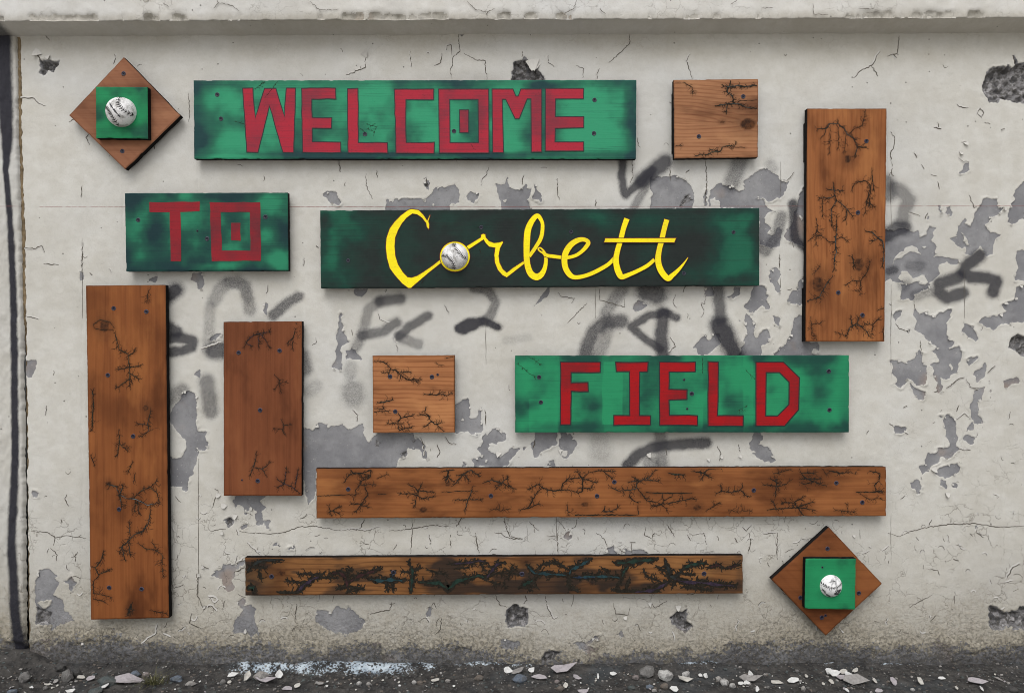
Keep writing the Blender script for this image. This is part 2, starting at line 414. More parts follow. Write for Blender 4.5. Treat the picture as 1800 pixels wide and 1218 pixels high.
def mat_ground():
    N = NM('dark_gravelly_dirt', 0.95, 0.1)
    cr = N.attr('crust')
    a = N.noise(30, 6, 0.65); b = N.noise(170, 4, 0.65); cc = N.noise(6, 3)
    c = N.mix(N.step(a, 0.35, 0.7), (0.030, 0.029, 0.029), (0.072, 0.068, 0.064))
    c = N.mix(N.ma('MULTIPLY', N.step(b, 0.55, 0.75), 0.6), c, (0.15, 0.143, 0.135))
    c = N.mix(N.ma('MULTIPLY', N.step(cc, 0.5, 0.7), 0.4), c, (0.055, 0.066, 0.075))
    sx = N.n('ShaderNodeSeparateXYZ'); N.put(sx.inputs[0], N.obj())
    far = N.step(N.ma('ADD', N.ma('MULTIPLY', sx.outputs[1], -1.0), N.ma('MULTIPLY', cc, 0.3)), 0.45, 0.9)
    c = N.mix(far, c, N.mix(N.step(a, 0.3, 0.7), (0.33, 0.315, 0.285), (0.47, 0.45, 0.415)))  # unseen ground farther out, made pale to bounce light up under the ledge
    cf = N.step(N.ma('ADD', cr, N.ma('ADD', N.ma('MULTIPLY', N.ma('SUBTRACT', b, 0.5), 1.9), N.ma('MULTIPLY', N.ma('SUBTRACT', a, 0.5), 1.5))), 0.42, 0.72)
    c = N.mix(cf, c, N.mix(N.step(a, 0.35, 0.65), (0.22, 0.27, 0.325), (0.43, 0.49, 0.54)))
    N.col(c)
    N.bump(N.ma('ADD', N.ma('MULTIPLY', a, 5.0), N.ma('MULTIPLY', b, 2.2)), 0.001)
    return N.m
M_GROUND = mat_ground()
def mat_stone(name, c, c2):
    N = NM(name, 0.8, 0.3)
    a = N.noise(70, 5, 0.65); b = N.noise(400, 3, 0.6)
    k = N.mix(N.step(a, 0.35, 0.68), c, c2)
    k = N.mix(N.ma('MULTIPLY', N.step(b, 0.56, 0.7), 0.45), k, tuple(x * 0.35 for x in c))
    k = N.mix(N.ma('MULTIPLY', N.step(N.noise(55, 4, 0.65), 0.44, 0.62), 0.62), k, (0.055, 0.052, 0.048))
    N.col(k); N.bump(N.ma('ADD', a, N.ma('MULTIPLY', b, 0.5)), 0.003)
    return N.m
STONES = {
    'grey': mat_stone('grey_stone', (0.1224, 0.1188, 0.1152), (0.2088, 0.2016, 0.1980)),
    'pale': mat_stone('pale_stone', (0.2448, 0.2304, 0.2160), (0.3384, 0.3276, 0.3168)),
    'dark': mat_stone('dark_stone', (0.0396, 0.0389, 0.0396), (0.0720, 0.0698, 0.0684)),
    'blue': mat_stone('blue_grey_stone', (0.0900, 0.1116, 0.1440), (0.1584, 0.1872, 0.2304)),
    'green': mat_stone('green_grey_stone', (0.0540, 0.0662, 0.0677), (0.0972, 0.1116, 0.1116)),
    'pink': mat_stone('pinkish_stone', (0.1800, 0.1512, 0.1476), (0.2592, 0.2304, 0.2268)),
    'white': mat_stone('white_plaster', (0.3456, 0.3420, 0.3312), (0.4752, 0.4680, 0.4572)),
    'brown': mat_stone('brown_stone', (0.1080, 0.0900, 0.0756), (0.1728, 0.1476, 0.1296)),
}
CHIPS = {
    'cream': mat_flat('cream_paint_chip', (0.4592, 0.4428, 0.4100), 0.8, 0.2, 0.25, 120, 0.0008),
    'white': mat_flat('white_paint_chip', (0.5740, 0.5740, 0.5658), 0.8, 0.2, 0.2, 120, 0.0008),
    'grey': mat_flat('grey_chip_underside', (0.2788, 0.2665, 0.2583), 0.85, 0.2, 0.3, 120, 0.0008),
    'mauve': mat_flat('mauve_grey_chip', (0.3444, 0.3198, 0.3362), 0.85, 0.2, 0.25, 120, 0.0008),
}
M_GRASS = mat_flat('dry_green_grass', (0.105, 0.105, 0.045), 0.8, 0.2, 0.45, 90)
M_STRAW = mat_flat('pale_straw', (0.40, 0.37, 0.26), 0.8, 0.2, 0.3, 90)
# ------------------------------------------------------------------ the wall: where the paint has come off, traced
def T1(*p): return tl(0, 0, 2.97, p)
TA = lambda p: tl(560, 300, 4.09, p)
TB = lambda p: tl(1080, 270, 5.074, p)
TC = lambda p: tl(1180, 490, 7.2, p)
TD = lambda p: tl(1550, 300, 4.872, p)
TE = lambda p: tl(1550, 540, 4.872, p)
TF = lambda p: tl(1550, 740, 4.872, p)
TG = lambda p: tl(530, 560, 3.58, p)
TH = lambda p: tl(650, 740, 5.0, p)
TJ = lambda p: tl(285, 640, 3.81, p)
TK = lambda p: tl(280, 480, 4.686, p)
TLo = lambda p: tl(300, 860, 3.807, p)
TM = lambda p: tl(560, 1040, 4.5, p)
TM2 = lambda p: tl(860, 1040, 4.5, p)
TN = lambda p: tl(0, 900, 3.83, p)
t1 = lambda p: tl(0, 0, 2.97, p)
t2 = lambda p: tl(600, 0, 2.97, p)
t3 = lambda p: tl(1200, 0, 2.97, p)
t4 = lambda p: tl(0, 400, 2.97, p)
t5 = lambda p: tl(600, 400, 2.97, p)
t6 = lambda p: tl(1200, 400, 2.97, p)
t7 = lambda p: tl(0, 808, 2.97, p)
t8 = lambda p: tl(600, 808, 2.97, p)
t9 = lambda p: tl(1200, 808, 2.97, p)

PEEL = [
 TA([(28,180),(60,160),(125,156),(140,195),(162,232),(135,248),(95,228),(50,205)]),
 TA([(490,208),(530,232),(570,203),(585,222),(620,203),(740,205),(765,220),(800,180),(850,130),(940,116),(975,105),(1010,145),(1010,242),(945,242),(945,300),(485,300)]),
 TA([(1055,190),(1105,155),(1145,158),(1155,182),(1120,237),(1075,222)]),
 TA([(1270,95),(1330,105),(1357,45),(1375,125),(1450,145),(1480,105),(1495,140),(1525,130),(1510,195),(1505,210),(1550,300),(1315,300),(1312,215),(1290,150)]),
 TA([(1548,102),(1565,105),(1572,145),(1605,180),(1608,228),(1535,195),(1553,145)]),
 TA([(760,75),(785,65),(795,100),(790,145),(760,120)]),
 TB([(325,185),(345,240),(400,215),(480,205),(560,212),(640,250),(690,310),(710,390),(695,470),(710,500),(325,500),(330,400)]),
 TB([(805,330),(820,330),(820,480),(795,480),(800,380)]),
 TB([(850,330),(920,275),(1010,285),(1060,305),(1110,350),(1150,330),(1155,255),(1210,210),(1290,155),(1370,143),(1430,175),(1500,240),(1545,255),(1530,330),(1480,400),(1380,430),(1290,400),(1265,390),(1330,440),(1410,520),(1350,540),(1340,620),(1400,660),(1400,690),(1350,720),(1420,740),(1480,640),(1480,830),(1400,840),(1290,800),(1290,490),(835,490)]),
 TB([(1700,300),(1650,370),(1630,450),(1600,560),(1580,640),(1520,690),(1510,740),(1550,790),(1620,800),(1700,830),(1740,830),(1740,300)]),
 TB([(1440,1015),(1475,1060),(1460,1130),(1475,1218),(1440,1218),(1420,1150),(1380,1110),(1395,1050)]),
 TB([(1690,1085),(1650,1110),(1620,1218),(1730,1218),(1730,1085)]),
 TC([(1240,0),(1345,0),(1370,90),(1380,185),(1330,190),(1310,90)]),
 TC([(1060,80),(1170,100),(1220,200),(1200,260),(1215,290),(1235,370),(1180,395),(1145,335),(1050,440),(1000,455),(920,345),(960,300),(1010,200)]),
 TC([(950,460),(1010,490),(1065,570),(1040,620),(1040,730),(1090,730),(1160,640),(1220,640),(1255,730),(1230,790),(1150,830),(1125,900),(1140,980),(870,980),(890,830),(940,720),(940,560)]),
 TC([(1270,475),(1380,490),(1370,600),(1320,560)]),
 TC([(1760,140),(1530,150),(1480,200),(1465,305),(1490,325),(1760,310)]),
 TC([(1690,20),(1610,70),(1580,130),(1690,130)]),
 TC([(1760,460),(1600,455),(1545,490),(1545,580),(1520,690),(1450,820),(1390,870),(1290,950),(1300,1000),(1860,1000),(1860,860),(1840,800),(1760,800)]),
 TC([(420,700),(440,760),(490,780),(540,690),(610,700),(610,830),(550,870),(490,940),(350,980),(320,880),(260,900),(340,770)]),
 TC([(430,60),(530,60),(530,225),(430,220)]),
 TC([(880,110),(860,210),(760,260),(680,245),(760,200),(800,110)]),
 TC([(855,520),(880,500),(895,550)]),
 TD([(0,520),(190,500),(260,520),(310,510),(340,560),(385,555),(400,470),(470,490),(410,600),(470,650),(445,740),(540,745),(660,750),(640,800),(560,790),(500,800),(480,900),(395,960),(420,990),(385,1020),(330,950),(280,950),(220,970),(155,950),(130,970),(70,930),(0,960)]),
 TD([(155,980),(220,970),(300,950),(390,1020),(300,1060),(270,1110),(160,1110)]),
 TD([(870,235),(985,250),(990,320),(1045,330),(985,385),(925,400),(915,450),(885,480),(930,520),(1005,555),(970,600),(945,720),(870,740),(710,720),(720,660),(640,650),(600,580),(650,560),(670,460),(710,400),(720,460),(770,470),(800,400),(815,330),(860,270)]),
 TD([(1218,95),(1140,170),(1130,260),(1100,290),(1090,380),(1065,450),(1110,460),(1200,420),(1300,390),(1400,300),(1400,95)]),
 TD([(1218,690),(1160,700),(1155,770),(1185,850),(1120,910),(1130,950),(1218,950),(1400,940),(1400,690)]),
 TD([(1218,985),(1160,1000),(1150,1060),(1130,1110),(1020,1140),(1080,1240),(1400,1240),(1400,985)]),
 TD([(560,320),(590,310),(605,350),(580,390),(557,360)]), TD([(495,295),(515,290),(510,360),(500,390)]), TD([(370,405),(400,370),(390,420)]),
 TE([(830,125),(900,80),(1000,75),(1085,5),(1120,-40),(1400,-60),(1400,130),(1150,130),(1000,150),(950,197),(880,160)]),
 TE([(280,10),(330,55),(400,40),(395,75),(450,95),(540,20),(600,30),(590,90),(555,130),(550,240),(610,300),(585,370),(670,340),(690,400),(660,480),(650,560),(600,570),(580,620),(520,620),(500,600),(520,700),(470,750),(480,660),(445,610),(455,550),(420,490),(490,460),(435,375),(480,345),(420,310),(370,250),(290,200),(290,120),(265,70)]),
 TE([(65,455),(140,460),(190,480),(260,450),(300,400),(330,380),(365,400),(335,460),(380,500),(375,600),(380,660),(305,665),(260,620),(220,610),(200,660),(150,690),(95,660),(130,620),(80,575),(95,510)]),
 TE([(245,640),(300,690),(365,740),(355,800),(305,800),(280,730)]),
 TE([(100,40),(170,10),(150,70),(120,125),(95,80)]), TE([(205,200),(235,195),(240,212),(205,222)]),
 TE([(700,130),(740,150),(775,165),(820,270),(800,292),(740,260),(720,215),(690,220)]),
 TE([(725,450),(815,425),(800,460),(745,500)]), TE([(885,480),(900,540),(880,590),(830,635),(780,590),(790,550)]),
 TE([(1040,630),(1155,595),(1175,640),(1110,660),(1065,690)]),
 TE([(820,695),(885,680),(880,750),(865,790),(825,810),(835,930),(868,975),(840,1000),(790,985),(755,940),(765,820),(790,760)]),
 TE([(760,985),(790,1000),(795,1050),(740,1060),(720,1080)]), TE([(735,1090),(795,1110),(780,1170),(740,1175),(695,1130)]),
 TE([(565,920),(640,970),(640,1060),(640,1230),(580,1230),(590,1130),(555,1110),(550,1050),(530,1020),(530,960)]),
 TE([(490,920),(530,925),(525,950)]), TE([(105,1020),(150,1010),(210,1025),(205,1050),(170,1075),(120,1070)]), TE([(925,715),(945,705),(945,735)]),
 TF([(535,0),(640,0),(640,210),(680,240),(625,280),(610,310),(560,330),(520,310),(480,345),(420,380),(400,440),(340,450),(315,420),(320,390),(380,370),(380,320),(395,280),(460,270),(480,230),(560,230),(590,190),(560,140)]),
 TF([(560,370),(665,365),(650,440),(600,480),(545,485),(480,455),(470,430),(500,400)]),
 TF([(490,485),(545,520),(555,590),(500,545)]), TF([(595,525),(650,545),(645,585),(610,560)]),
 TF([(250,520),(310,495),(345,560),(320,600),(345,620),(305,635),(295,595),(258,570)]), TF([(790,905),(830,885),(825,915),(805,930)]),
 TG([(248,-40),(262,50),(298,150),(250,180),(250,240),(255,320),(235,330),(195,300),(220,240),(225,110)]),
 TG([(315,180),(385,255),(280,258),(278,210)]),
 TG([(0,695),(65,700),(110,660),(165,660),(170,690),(255,660),(285,705),(390,660),(400,730),(420,778),(450,750),(600,740),(600,960),(95,960),(90,1110),(45,1170),(20,1040),(0,1000)]),
 TH([(-20,180),(0,180),(40,140),(90,90),(350,90),(400,140),(450,170),(500,230),(510,340),(470,320),(460,280),(400,245),(340,225),(330,290),(215,350),(240,390),(-20,400)]),
 TH([(740,20),(880,0),(985,30),(985,80),(940,125),(880,80),(740,105)]),
 t5([(580,930),(668,892),(672,1000),(700,1000),(735,938),(730,1010),(690,1080),(650,1050),(580,1070)]),
 TH([(1010,95),(1030,130),(1100,65),(1200,100),(1200,150),(1150,190),(1050,200),(1040,250),(1100,265),(1140,260),(1170,300),(1260,225),(1320,250),(1300,270),(1240,310),(1215,400),(920,400),(900,340),(980,310),(945,240),(990,180)]),
 TH([(1350,235),(1375,230),(1370,255),(1350,262)]),
 TH([(1450,90),(1650,90),(1655,190),(1560,240),(1500,280),(1455,320),(1420,220),(1435,180)]),
 TH([(1690,90),(1780,120),(1810,200),(1790,270),(1745,320),(1700,300),(1660,220)]),
 TH([(1545,385),(1620,350),(1635,400)]), TH([(810,360),(840,365),(840,395),(800,395)]),
 tl(1000, 750, 4.286, [(1400,40),(1440,40),(1470,90),(1430,130),(1510,165),(1560,260),(1530,270),(1410,230),(1390,180),(1350,130)]),
 TJ([(180,180),(228,200),(238,440),(290,460),(308,550),(290,570),(210,565),(245,590),(220,680),(180,790),(170,850),(135,845),(120,820),(30,820),(30,620),(120,620),(165,575),(165,530),(110,460),(45,385),(70,300),(110,235)]),
 TJ([(245,25),(265,60),(248,90),(222,60)]),
 TK([(275,0),(365,0),(370,75),(355,150),(315,125),(310,80),(270,60)]), TK([(415,545),(470,495),(505,500),(500,530),(430,565)]),
 TK([(855,258),(885,260),(900,350),(885,360),(862,310)]),
 TLo([(420,80),(450,30),(650,30),(600,85),(640,120),(600,140),(620,200),(660,210),(665,270),(640,260),(625,215),(590,250),(575,230),(590,205),(555,180),(570,150),(510,100),(520,140),(490,160),(480,110),(440,100),(430,130)]),
 TLo([(485,170),(520,160),(510,180)]), TLo([(470,235),(520,228),(510,250),(475,265)]),
 TLo([(690,380),(720,360),(745,370),(710,390)]), TLo([(780,400),(835,365),(840,395),(820,400)]),
 TLo([(345,495),(400,488),(425,500),(430,580),(410,600),(428,660),(385,685),(355,650),(350,600),(275,585),(290,550),(340,540)]),
 TLo([(430,520),(500,460),(500,480),(440,540)]),
 TLo([(480,730),(500,740),(490,780),(540,765),(565,790),(570,900),(600,960),(540,980),(425,950),(425,880),(470,820),(490,800),(445,755)]),
 TM([(-30,190),(-10,140),(60,145),(105,160),(135,100),(225,130),(235,105),(320,185),(372,235),(320,300),(230,335),(130,325),(50,290),(0,240)]),
 TM([(875,105),(900,160),(880,195),(845,200),(850,150)]), TM([(1450,375),(1500,370),(1580,400),(1570,450),(1450,450)]),
 TM2([(660,400),(760,400),(850,345),(880,340),(860,370),(780,410),(850,440),(800,480),(700,440)]), TM2([(1035,300),(1075,360),(1010,350)]),
 TN([(270,385),(320,383),(395,425),(365,440),(390,480),(350,560),(430,590),(440,660),(500,720),(400,760),(340,800),(345,760),(240,750),(250,640),(235,610),(230,530),(245,430)]),
 TN([(485,430),(520,470),(490,520),(470,525),(455,470),(425,465)]),
 t4([(120,700),(185,690),(193,740),(165,782),(120,775)]), t7([(175,160),(205,165),(205,195),(178,190)]),
 t1([(1685,1020),(1710,1008),(1700,1012)]), t4([(414,240),(438,240),(436,275),(420,282)]), t4([(770,290),(822,240),(822,292)]),
 t5([(65,315),(145,315),(135,335),(105,365),(70,345)]), t5([(1015,410),(1045,340),(1090,310),(1095,325),(1060,370)]),
 t5([(1515,410),(1545,385),(1590,400),(1550,442),(1520,430)]), t3([(1440,910),(1470,860),(1495,850),(1490,900),(1445,915)]),
 t7([(425,960),(440,955),(440,1000),(425,1010)]), t4([(1095,580),(1130,550),(1160,552),(1135,590)]),
 t8([(1170,370),(1195,370),(1200,400),(1180,415),(1165,405)]), t8([(1375,475),(1415,440),(1430,460),(1440,490),(1400,490)]), t8([(1475,465),(1500,475),(1570,465),(1605,492),(1480,492)]),
 t8([(680,-10),(870,-10),(870,25),(700,22)]), t8([(1070,15),(1110,0),(1118,22)]),
]
KEEP = [
 TA([(1320,220),(1355,200),(1350,232)]), TA([(820,230),(835,240),(832,262)]),
 TB([(860,400),(900,400),(950,450),(960,500),(860,500)]),
 TD([(165,860),(215,860),(260,915),(380,895),(390,960),(370,980),(320,940),(235,970),(150,930)]),
 TD([(90,800),(130,760),(220,720),(250,690),(350,735),(300,660),(240,640),(150,700)]), TD([(345,650),(370,635),(385,660),(365,675)]),
 TD([(690,530),(740,590),(750,640),(715,635)]), TD([(800,700),(850,640),(890,680),(880,740),(780,745)]),
 TE([(575,490),(595,485),(605,520),(585,530)]), TH([(1050,215),(1110,200),(1180,280),(1150,310),(1120,290),(1050,270)]),
 TH([(1020,350),(1030,335),(1042,350),(1030,368)]), TH([(1680,240),(1740,250),(1735,300),(1690,290)]),
 TN([(245,605),(340,590),(335,640),(280,635)]), TC([(1770,900),(1790,890),(1860,900),(1860,960),(1765,950)]),
 TB([(1640,560),(1660,545),(1672,570),(1655,600)]),
]
HOLES = [  # polygon, depth (m)
 (t1([(215,315),(305,322),(290,380),(255,370),(230,400),(215,385)]), 0.014),
 (TA([(755,90),(785,80),(790,135),(765,118)]), 0.008),
 (tl(560, 60, 4.09, [(1385,360),(1385,270),(1420,200),(1470,185),(1480,175),(1560,195),(1580,270),(1620,310),(1620,360)]), 0.016),
 (tl(1650, 80, 10.15, [(775,720),(860,480),(960,400),(1080,370),(1200,370),(1230,340),(1300,400),(1350,340),(1300,200),(1380,250),(1400,330),(1600,330),(1800,400),(1800,1050),(1400,1040),(1350,980),(1280,970),(1100,960),(1030,1040),(900,1010),(860,920),(790,840)]), 0.017),
 (TE([(1085,310),(1110,250),(1170,230),(1218,250),(1300,300),(1300,430),(1218,420),(1150,370),(1090,350)]), 0.016),
 (TM([(1480,150),(1545,95),(1650,130),(1665,200),(1640,260),(1550,260),(1490,285),(1480,200)]), 0.020),
 (TM2([(1430,200),(1490,160),(1560,140),(1560,220),(1605,265),(1570,330),(1500,290),(1440,240)]), 0.018),
 (TN([(250,640),(300,650),(345,680),(340,750),(240,750)]), 0.010),
 (t9([(1595,760),(1640,770),(1680,800),(1740,790),(1782,765),(1850,770),(1850,900),(1700,870),(1620,890),(1595,840)]), 0.012),
 (t7([(1175,320),(1200,305),(1220,325),(1185,345)]), 0.008),
 (TH([(60,165),(78,165),(85,215),(65,230)]), 0.005), (TH([(275,270),(310,265),(335,235),(320,300),(280,305)]), 0.006), (TH([(380,150),(400,140),(385,210)]), 0.005),
 (TB([(600,400),(660,365),(695,410),(640,440),(600,480),(580,470)]), 0.007),
 (tl(560, 60, 4.09, [(1010,-20),(1040,-20),(1035,10),(1015,25)]), 0.010),
 (TM2([(440,480),(480,450),(560,470),(500,560),(400,570)]), 0.010),
 (TM2([(905,490),(940,485),(910,520)]), 0.008), (TM2([(690,545),(720,540),(715,570),(690,572)]), 0.008),
]
def sp(pts, w, d): return (pts, w, d)
SPRAY = [  # strokes of faded black spray: path, width px, density
 sp(TB([(75,50),(65,200),(75,300),(105,370),(250,240),(340,150)]), 9, .85), sp(TB([(250,240),(400,120),(450,75)]), 17, .85),
 sp(TB([(330,200),(260,330),(170,490)]), 9, .55), sp(TB([(1120,50),(1050,270)]), 17, .55), sp(TB([(1390,100),(1410,130)]), 12, .3),
 sp(TB([(1590,450),(1600,650),(1610,770),(1690,840),(1720,840)]), 10, .85), sp(TB([(1490,560),(1440,740),(1350,870),(1290,830)]), 12, .6),
 sp(TK([(40,200),(140,140)]), 17, .9), sp(TK([(60,440),(140,485)]), 13, .85), sp(TK([(60,540),(180,530),(280,560),(270,610),(180,645),(60,655)]), 11, .85),
 sp(TK([(440,640),(530,640)]), 18, .8), sp(TK([(450,230),(490,150),(560,80),(640,70),(700,110),(730,200),(750,300)]), 14, .45), sp(TK([(560,80),(700,100),(735,220)]), 10, .35),
 sp(TK([(420,280),(410,480),(395,620)]), 12, .32), sp(TK([(940,350),(1050,250),(1145,195)]), 11, .72), sp(TK([(390,890),(410,1010),(425,1130)]), 17, .62),
 sp(TK([(80,1030),(190,970)]), 16, .5), sp(TK([(1180,690),(1205,790)]), 15, .55), sp(TK([(1240,970),(1290,930)]), 14, .25),
 sp(t5([(310,370),(200,385)]), 12, .75), sp(t5([(200,385),(140,430),(110,560),(75,630)]), 11, .5), sp(t5([(110,565),(220,540),(290,495)]), 11, .7),
 sp(t5([(455,460),(350,520),(300,570)]), 10, .75), sp(t5([(300,570),(400,610)]), 11, .5),
 sp(t5([(690,315),(770,330),(805,390),(780,460),(740,492)]), 10, .62), sp(t5([(820,520),(740,487),(660,495),(610,525),(640,540),(735,492)]), 9, .95),
 sp(t5([(860,590),(980,575)]), 9, .15), sp(t5([(1470,320),(1380,440)]), 13, .5), sp(t5([(1460,490),(1380,490),(1320,540),(1285,620),(1275,670)]), 15, .78),
 sp(t5([(1400,510),(1370,600),(1340,670)]), 13, .45), sp(t5([(1750,470),(1690,445),(1600,460),(1510,520),(1600,590),(1665,635)]), 9, .82), sp(t5([(1680,450),(1668,560),(1680,670)]), 14, .85),
 sp(t5([(1600,335),(1640,345)]), 25, .8), sp(t5([(60,850),(65,880)]), 24, .42), sp(t5([(50,730),(45,760)]), 14, .28),
 sp(t6([(185,320),(190,400),(200,480)]), 13, .75), sp(t6([(190,510),(225,570),(275,670)]), 21, .92),
 sp(TD([(840,730),(720,820),(700,870),(760,910),(900,920),(980,950),(950,1040)]), 14, .88), sp(TD([(660,910),(560,950),(490,970),(490,1040),(560,1090),(690,1050)]), 14, .85),
 sp(TD([(30,560),(130,500),(190,490)]), 16, .8), sp(TD([(180,440),(200,330),(230,250),(180,190),(110,150)]), 15, .55), sp(TD([(40,100),(60,200)]), 17, .6),
 sp(TD([(60,860),(110,850)]), 9, .7), sp(TD([(290,1070),(400,1040)]), 12, .4), sp(TD([(240,810),(330,820)]), 11, .4), sp(TD([(180,990),(210,970)]), 12, .4),
 sp(tl(1000, 750, 4.286, [(440,290),(520,210),(620,160),(760,135),(900,130),(1035,118)]), 12, .85), sp(tl(1000, 750, 4.286, [(690,40),(690,160),(700,290)]), 14, .55),
 sp(tl(1000, 750, 4.286, [(230,60),(240,200)]), 24, .22), sp(tl(1000, 750, 4.286, [(600,270),(640,275)]), 13, .45),
 sp(t8([(1150,300),(1500,330),(1740,320)]), 16, .12),
]
SEAMS = [145, 216, 349, 503, 652, 790, 978, 1112, 1178, 1372, 1566, 1695, 1763]

def base_line(px):
    xs = [30, 60, 150, 250, 360, 480, 600, 720, 800, 860, 905, 950, 1060, 1150, 1230, 1300, 1400, 1480, 1600, 1700, 1850]
    ys = [1128, 1135, 1128, 1132, 1140, 1143, 1143, 1140, 1141, 1152, 1160, 1166, 1160, 1156, 1146, 1138, 1133, 1136, 1140, 1135, 1133]
    return np.interp(px, xs, ys)

def wall_fields(PX, PY, tracing=True):
    """every wear and painted-shade field of the painted face at the given photograph positions"""
    f = {}
    wxx = PX + (fbm(PX / 11, PY / 11, 3, 3) - .5) * 9 + (vnoise(PX / 3.2, PY / 3.2, 9) - .5) * 2.4
    wyy = PY + (fbm(PX / 11 + 50, PY / 11, 5, 3) - .5) * 9 + (vnoise(PX / 3.2, PY / 3.2 + 40, 11) - .5) * 2.4
    sd = np.full(PX.shape, -20.0); hole = np.zeros(PX.shape); hdep = np.zeros(PX.shape); graf = np.zeros(PX.shape)
    def box(pts, m):
        xs = [p[0] for p in pts]; ys = [p[1] for p in pts]
        return (PX > min(xs) - m) & (PX < max(xs) + m) & (PY > min(ys) - m) & (PY < max(ys) + m)
    if tracing:
        for p in PEEL:
            b = box(p, 18)
            if b.any(): sd[b] = np.maximum(sd[b], np.clip(poly_sd(wxx[b], wyy[b], p) * 1.6, -20, 20))
        for p in KEEP:
            b = box(p, 14)
            if b.any(): sd[b] = np.minimum(sd[b], np.clip(-poly_sd(wxx[b], wyy[b], p) * 1.6, -20, 20))
        for p, dep in HOLES:
            b = box(p, 14)
            if b.any():
                s = poly_sd(wxx[b], wyy[b], p) * 1.6
                sd[b] = np.maximum(sd[b], np.clip(s + 1.0, -20, 20))
                hole[b] = np.maximum(hole[b], sstep(-1.0, 2.0, s))
                hdep[b] = np.maximum(hdep[b], dep * sstep(-1.0, 7.0, s))
        for p, w, d in SPRAY:
            b = box(p, w * 1.8 + 6)
            if b.any():
                q = line_dist(PX[b] + (wxx[b] - PX[b]) * .35, PY[b] + (wyy[b] - PY[b]) * .35, p)
                mod = 0.72 + 0.5 * fbm(PX[b] / 14, PY[b] / 14, 31, 3)
                a = np.clip(np.clip(d * 1.75 * (1 - sstep(0, w * 1.32, q)) * mod, 0, min(.95, d + .03)), 0, 1)
                graf[b] = 1 - (1 - graf[b]) * (1 - a)
    bl = base_line(PX) + (fbm(PX / 30, PY / 30, 21, 4) - .5) * 34
    up = (bl - PY)                                   # px above the line where the paint ends
    sdb = np.clip(-up * 0.34, -20, 20)
    er = np.clip(np.exp(-np.clip(up, 0, 400) / 36.0), 0, 1) * sstep(-70, -22, up)
    far = sstep(150, 0, up) * 0.10
    f['sd'] = np.maximum(sd, sdb); f['erode'] = np.clip(er * 0.8 + far, 0, 1)
    n1 = fbm(PX / 90, PY / 45, 41, 4)
    g = 0.85 * np.clip(np.exp(-np.clip(up, 0, 900) / 85.0), 0, 1) + 0.10 * sstep(0.45, 0.75, n1) + 0.06
    g = g + 0.30 * sstep(140, 62, PY) * (0.5 + n1)  # the ledge's shade on the wall top, put into the grime tint
    f['grime_shade'] = np.clip(g, 0, 1)
    f['wet'] = np.clip(sstep(8, -34, up + (n1 - .5) * 20), 0, 1) * 0.8
    f['hole'] = hole; f['graf'] = graf
    f['scal'] = np.clip(np.exp(-np.clip(up + 6, 0, 500) / 42.0) * (0.55 + 0.9 * n1), 0, 1) * sstep(-60, -20, up + 15)
    cz = 0.10 + 0.85 * sstep(830, 960, PY) + 0.35 * sstep(1540, 1640, PX) * sstep(560, 720, PY) + 0.25 * sstep(100, 60, PY)
    f['craz'] = np.clip(cz * (0.5 + n1), 0, 1)
    # relief (m, positive towards the street)
    paint = sstep(1.2, -1.2, f['sd'])
    h = 0.0011 * paint
    curl = np.exp(-((f['sd'] + 2.2) / 2.2) ** 2) * sstep(0.42, 0.75, fbm(PX / 22, PY / 22, 61, 3))
    h = h + 0.0030 * curl * (f['sd'] < 0.6)
    h = h + (fbm(PX / 130, PY / 130, 71, 3) - .5) * 0.004 + (fbm(PX / 9, PY / 9, 73, 3) - .5) * 0.0012
    rub = fbm(PX / 7, PY / 7, 81, 4)
    h = h - hdep * (0.55 + 0.95 * rub) - hole * (rub - .5) * 0.010
    e2 = np.clip(er, 0, 1)
    h = h + e2 * (fbm(PX / 5, PY / 5, 91, 3) - .55) * 0.0050
    h = h - 0.004 * sstep(10, -30, up)
    if tracing:
        for sx in SEAMS:
            j = sx + (vnoise(PY / 40, PY * 0 + sx, 5) - .5) * 3
            h = h - 0.0011 * np.exp(-((PX - j) / 1.7) ** 2) * (0.35 + 0.65 * sstep(.35, .65, fbm(PX * 0 + sx, PY / 60, 17, 2)))
    # broad blisters and buckled paint
    for cx, cy, rx, ry, a in ((830, 122, 40, 26, .006), (215 / 2.97, 95, 26, 22, .006), (848, 52, 60, 14, .008), (628, 118, 26, 22, .005), (1130, 1078, 18, 22, .004), (1090, 1068, 20, 14, .004)):
        h = h + a * np.exp(-((PX - cx) / rx) ** 2 - ((PY - cy) / ry) ** 2)
    f['h'] = h
    return f

def joint_x(py):
    return np.interp(py, [40, 120, 250, 400, 550, 700, 900, 1050, 1180], [31, 32.5, 34.5, 39, 41.5, 42.5, 45.5, 46.5, 48])

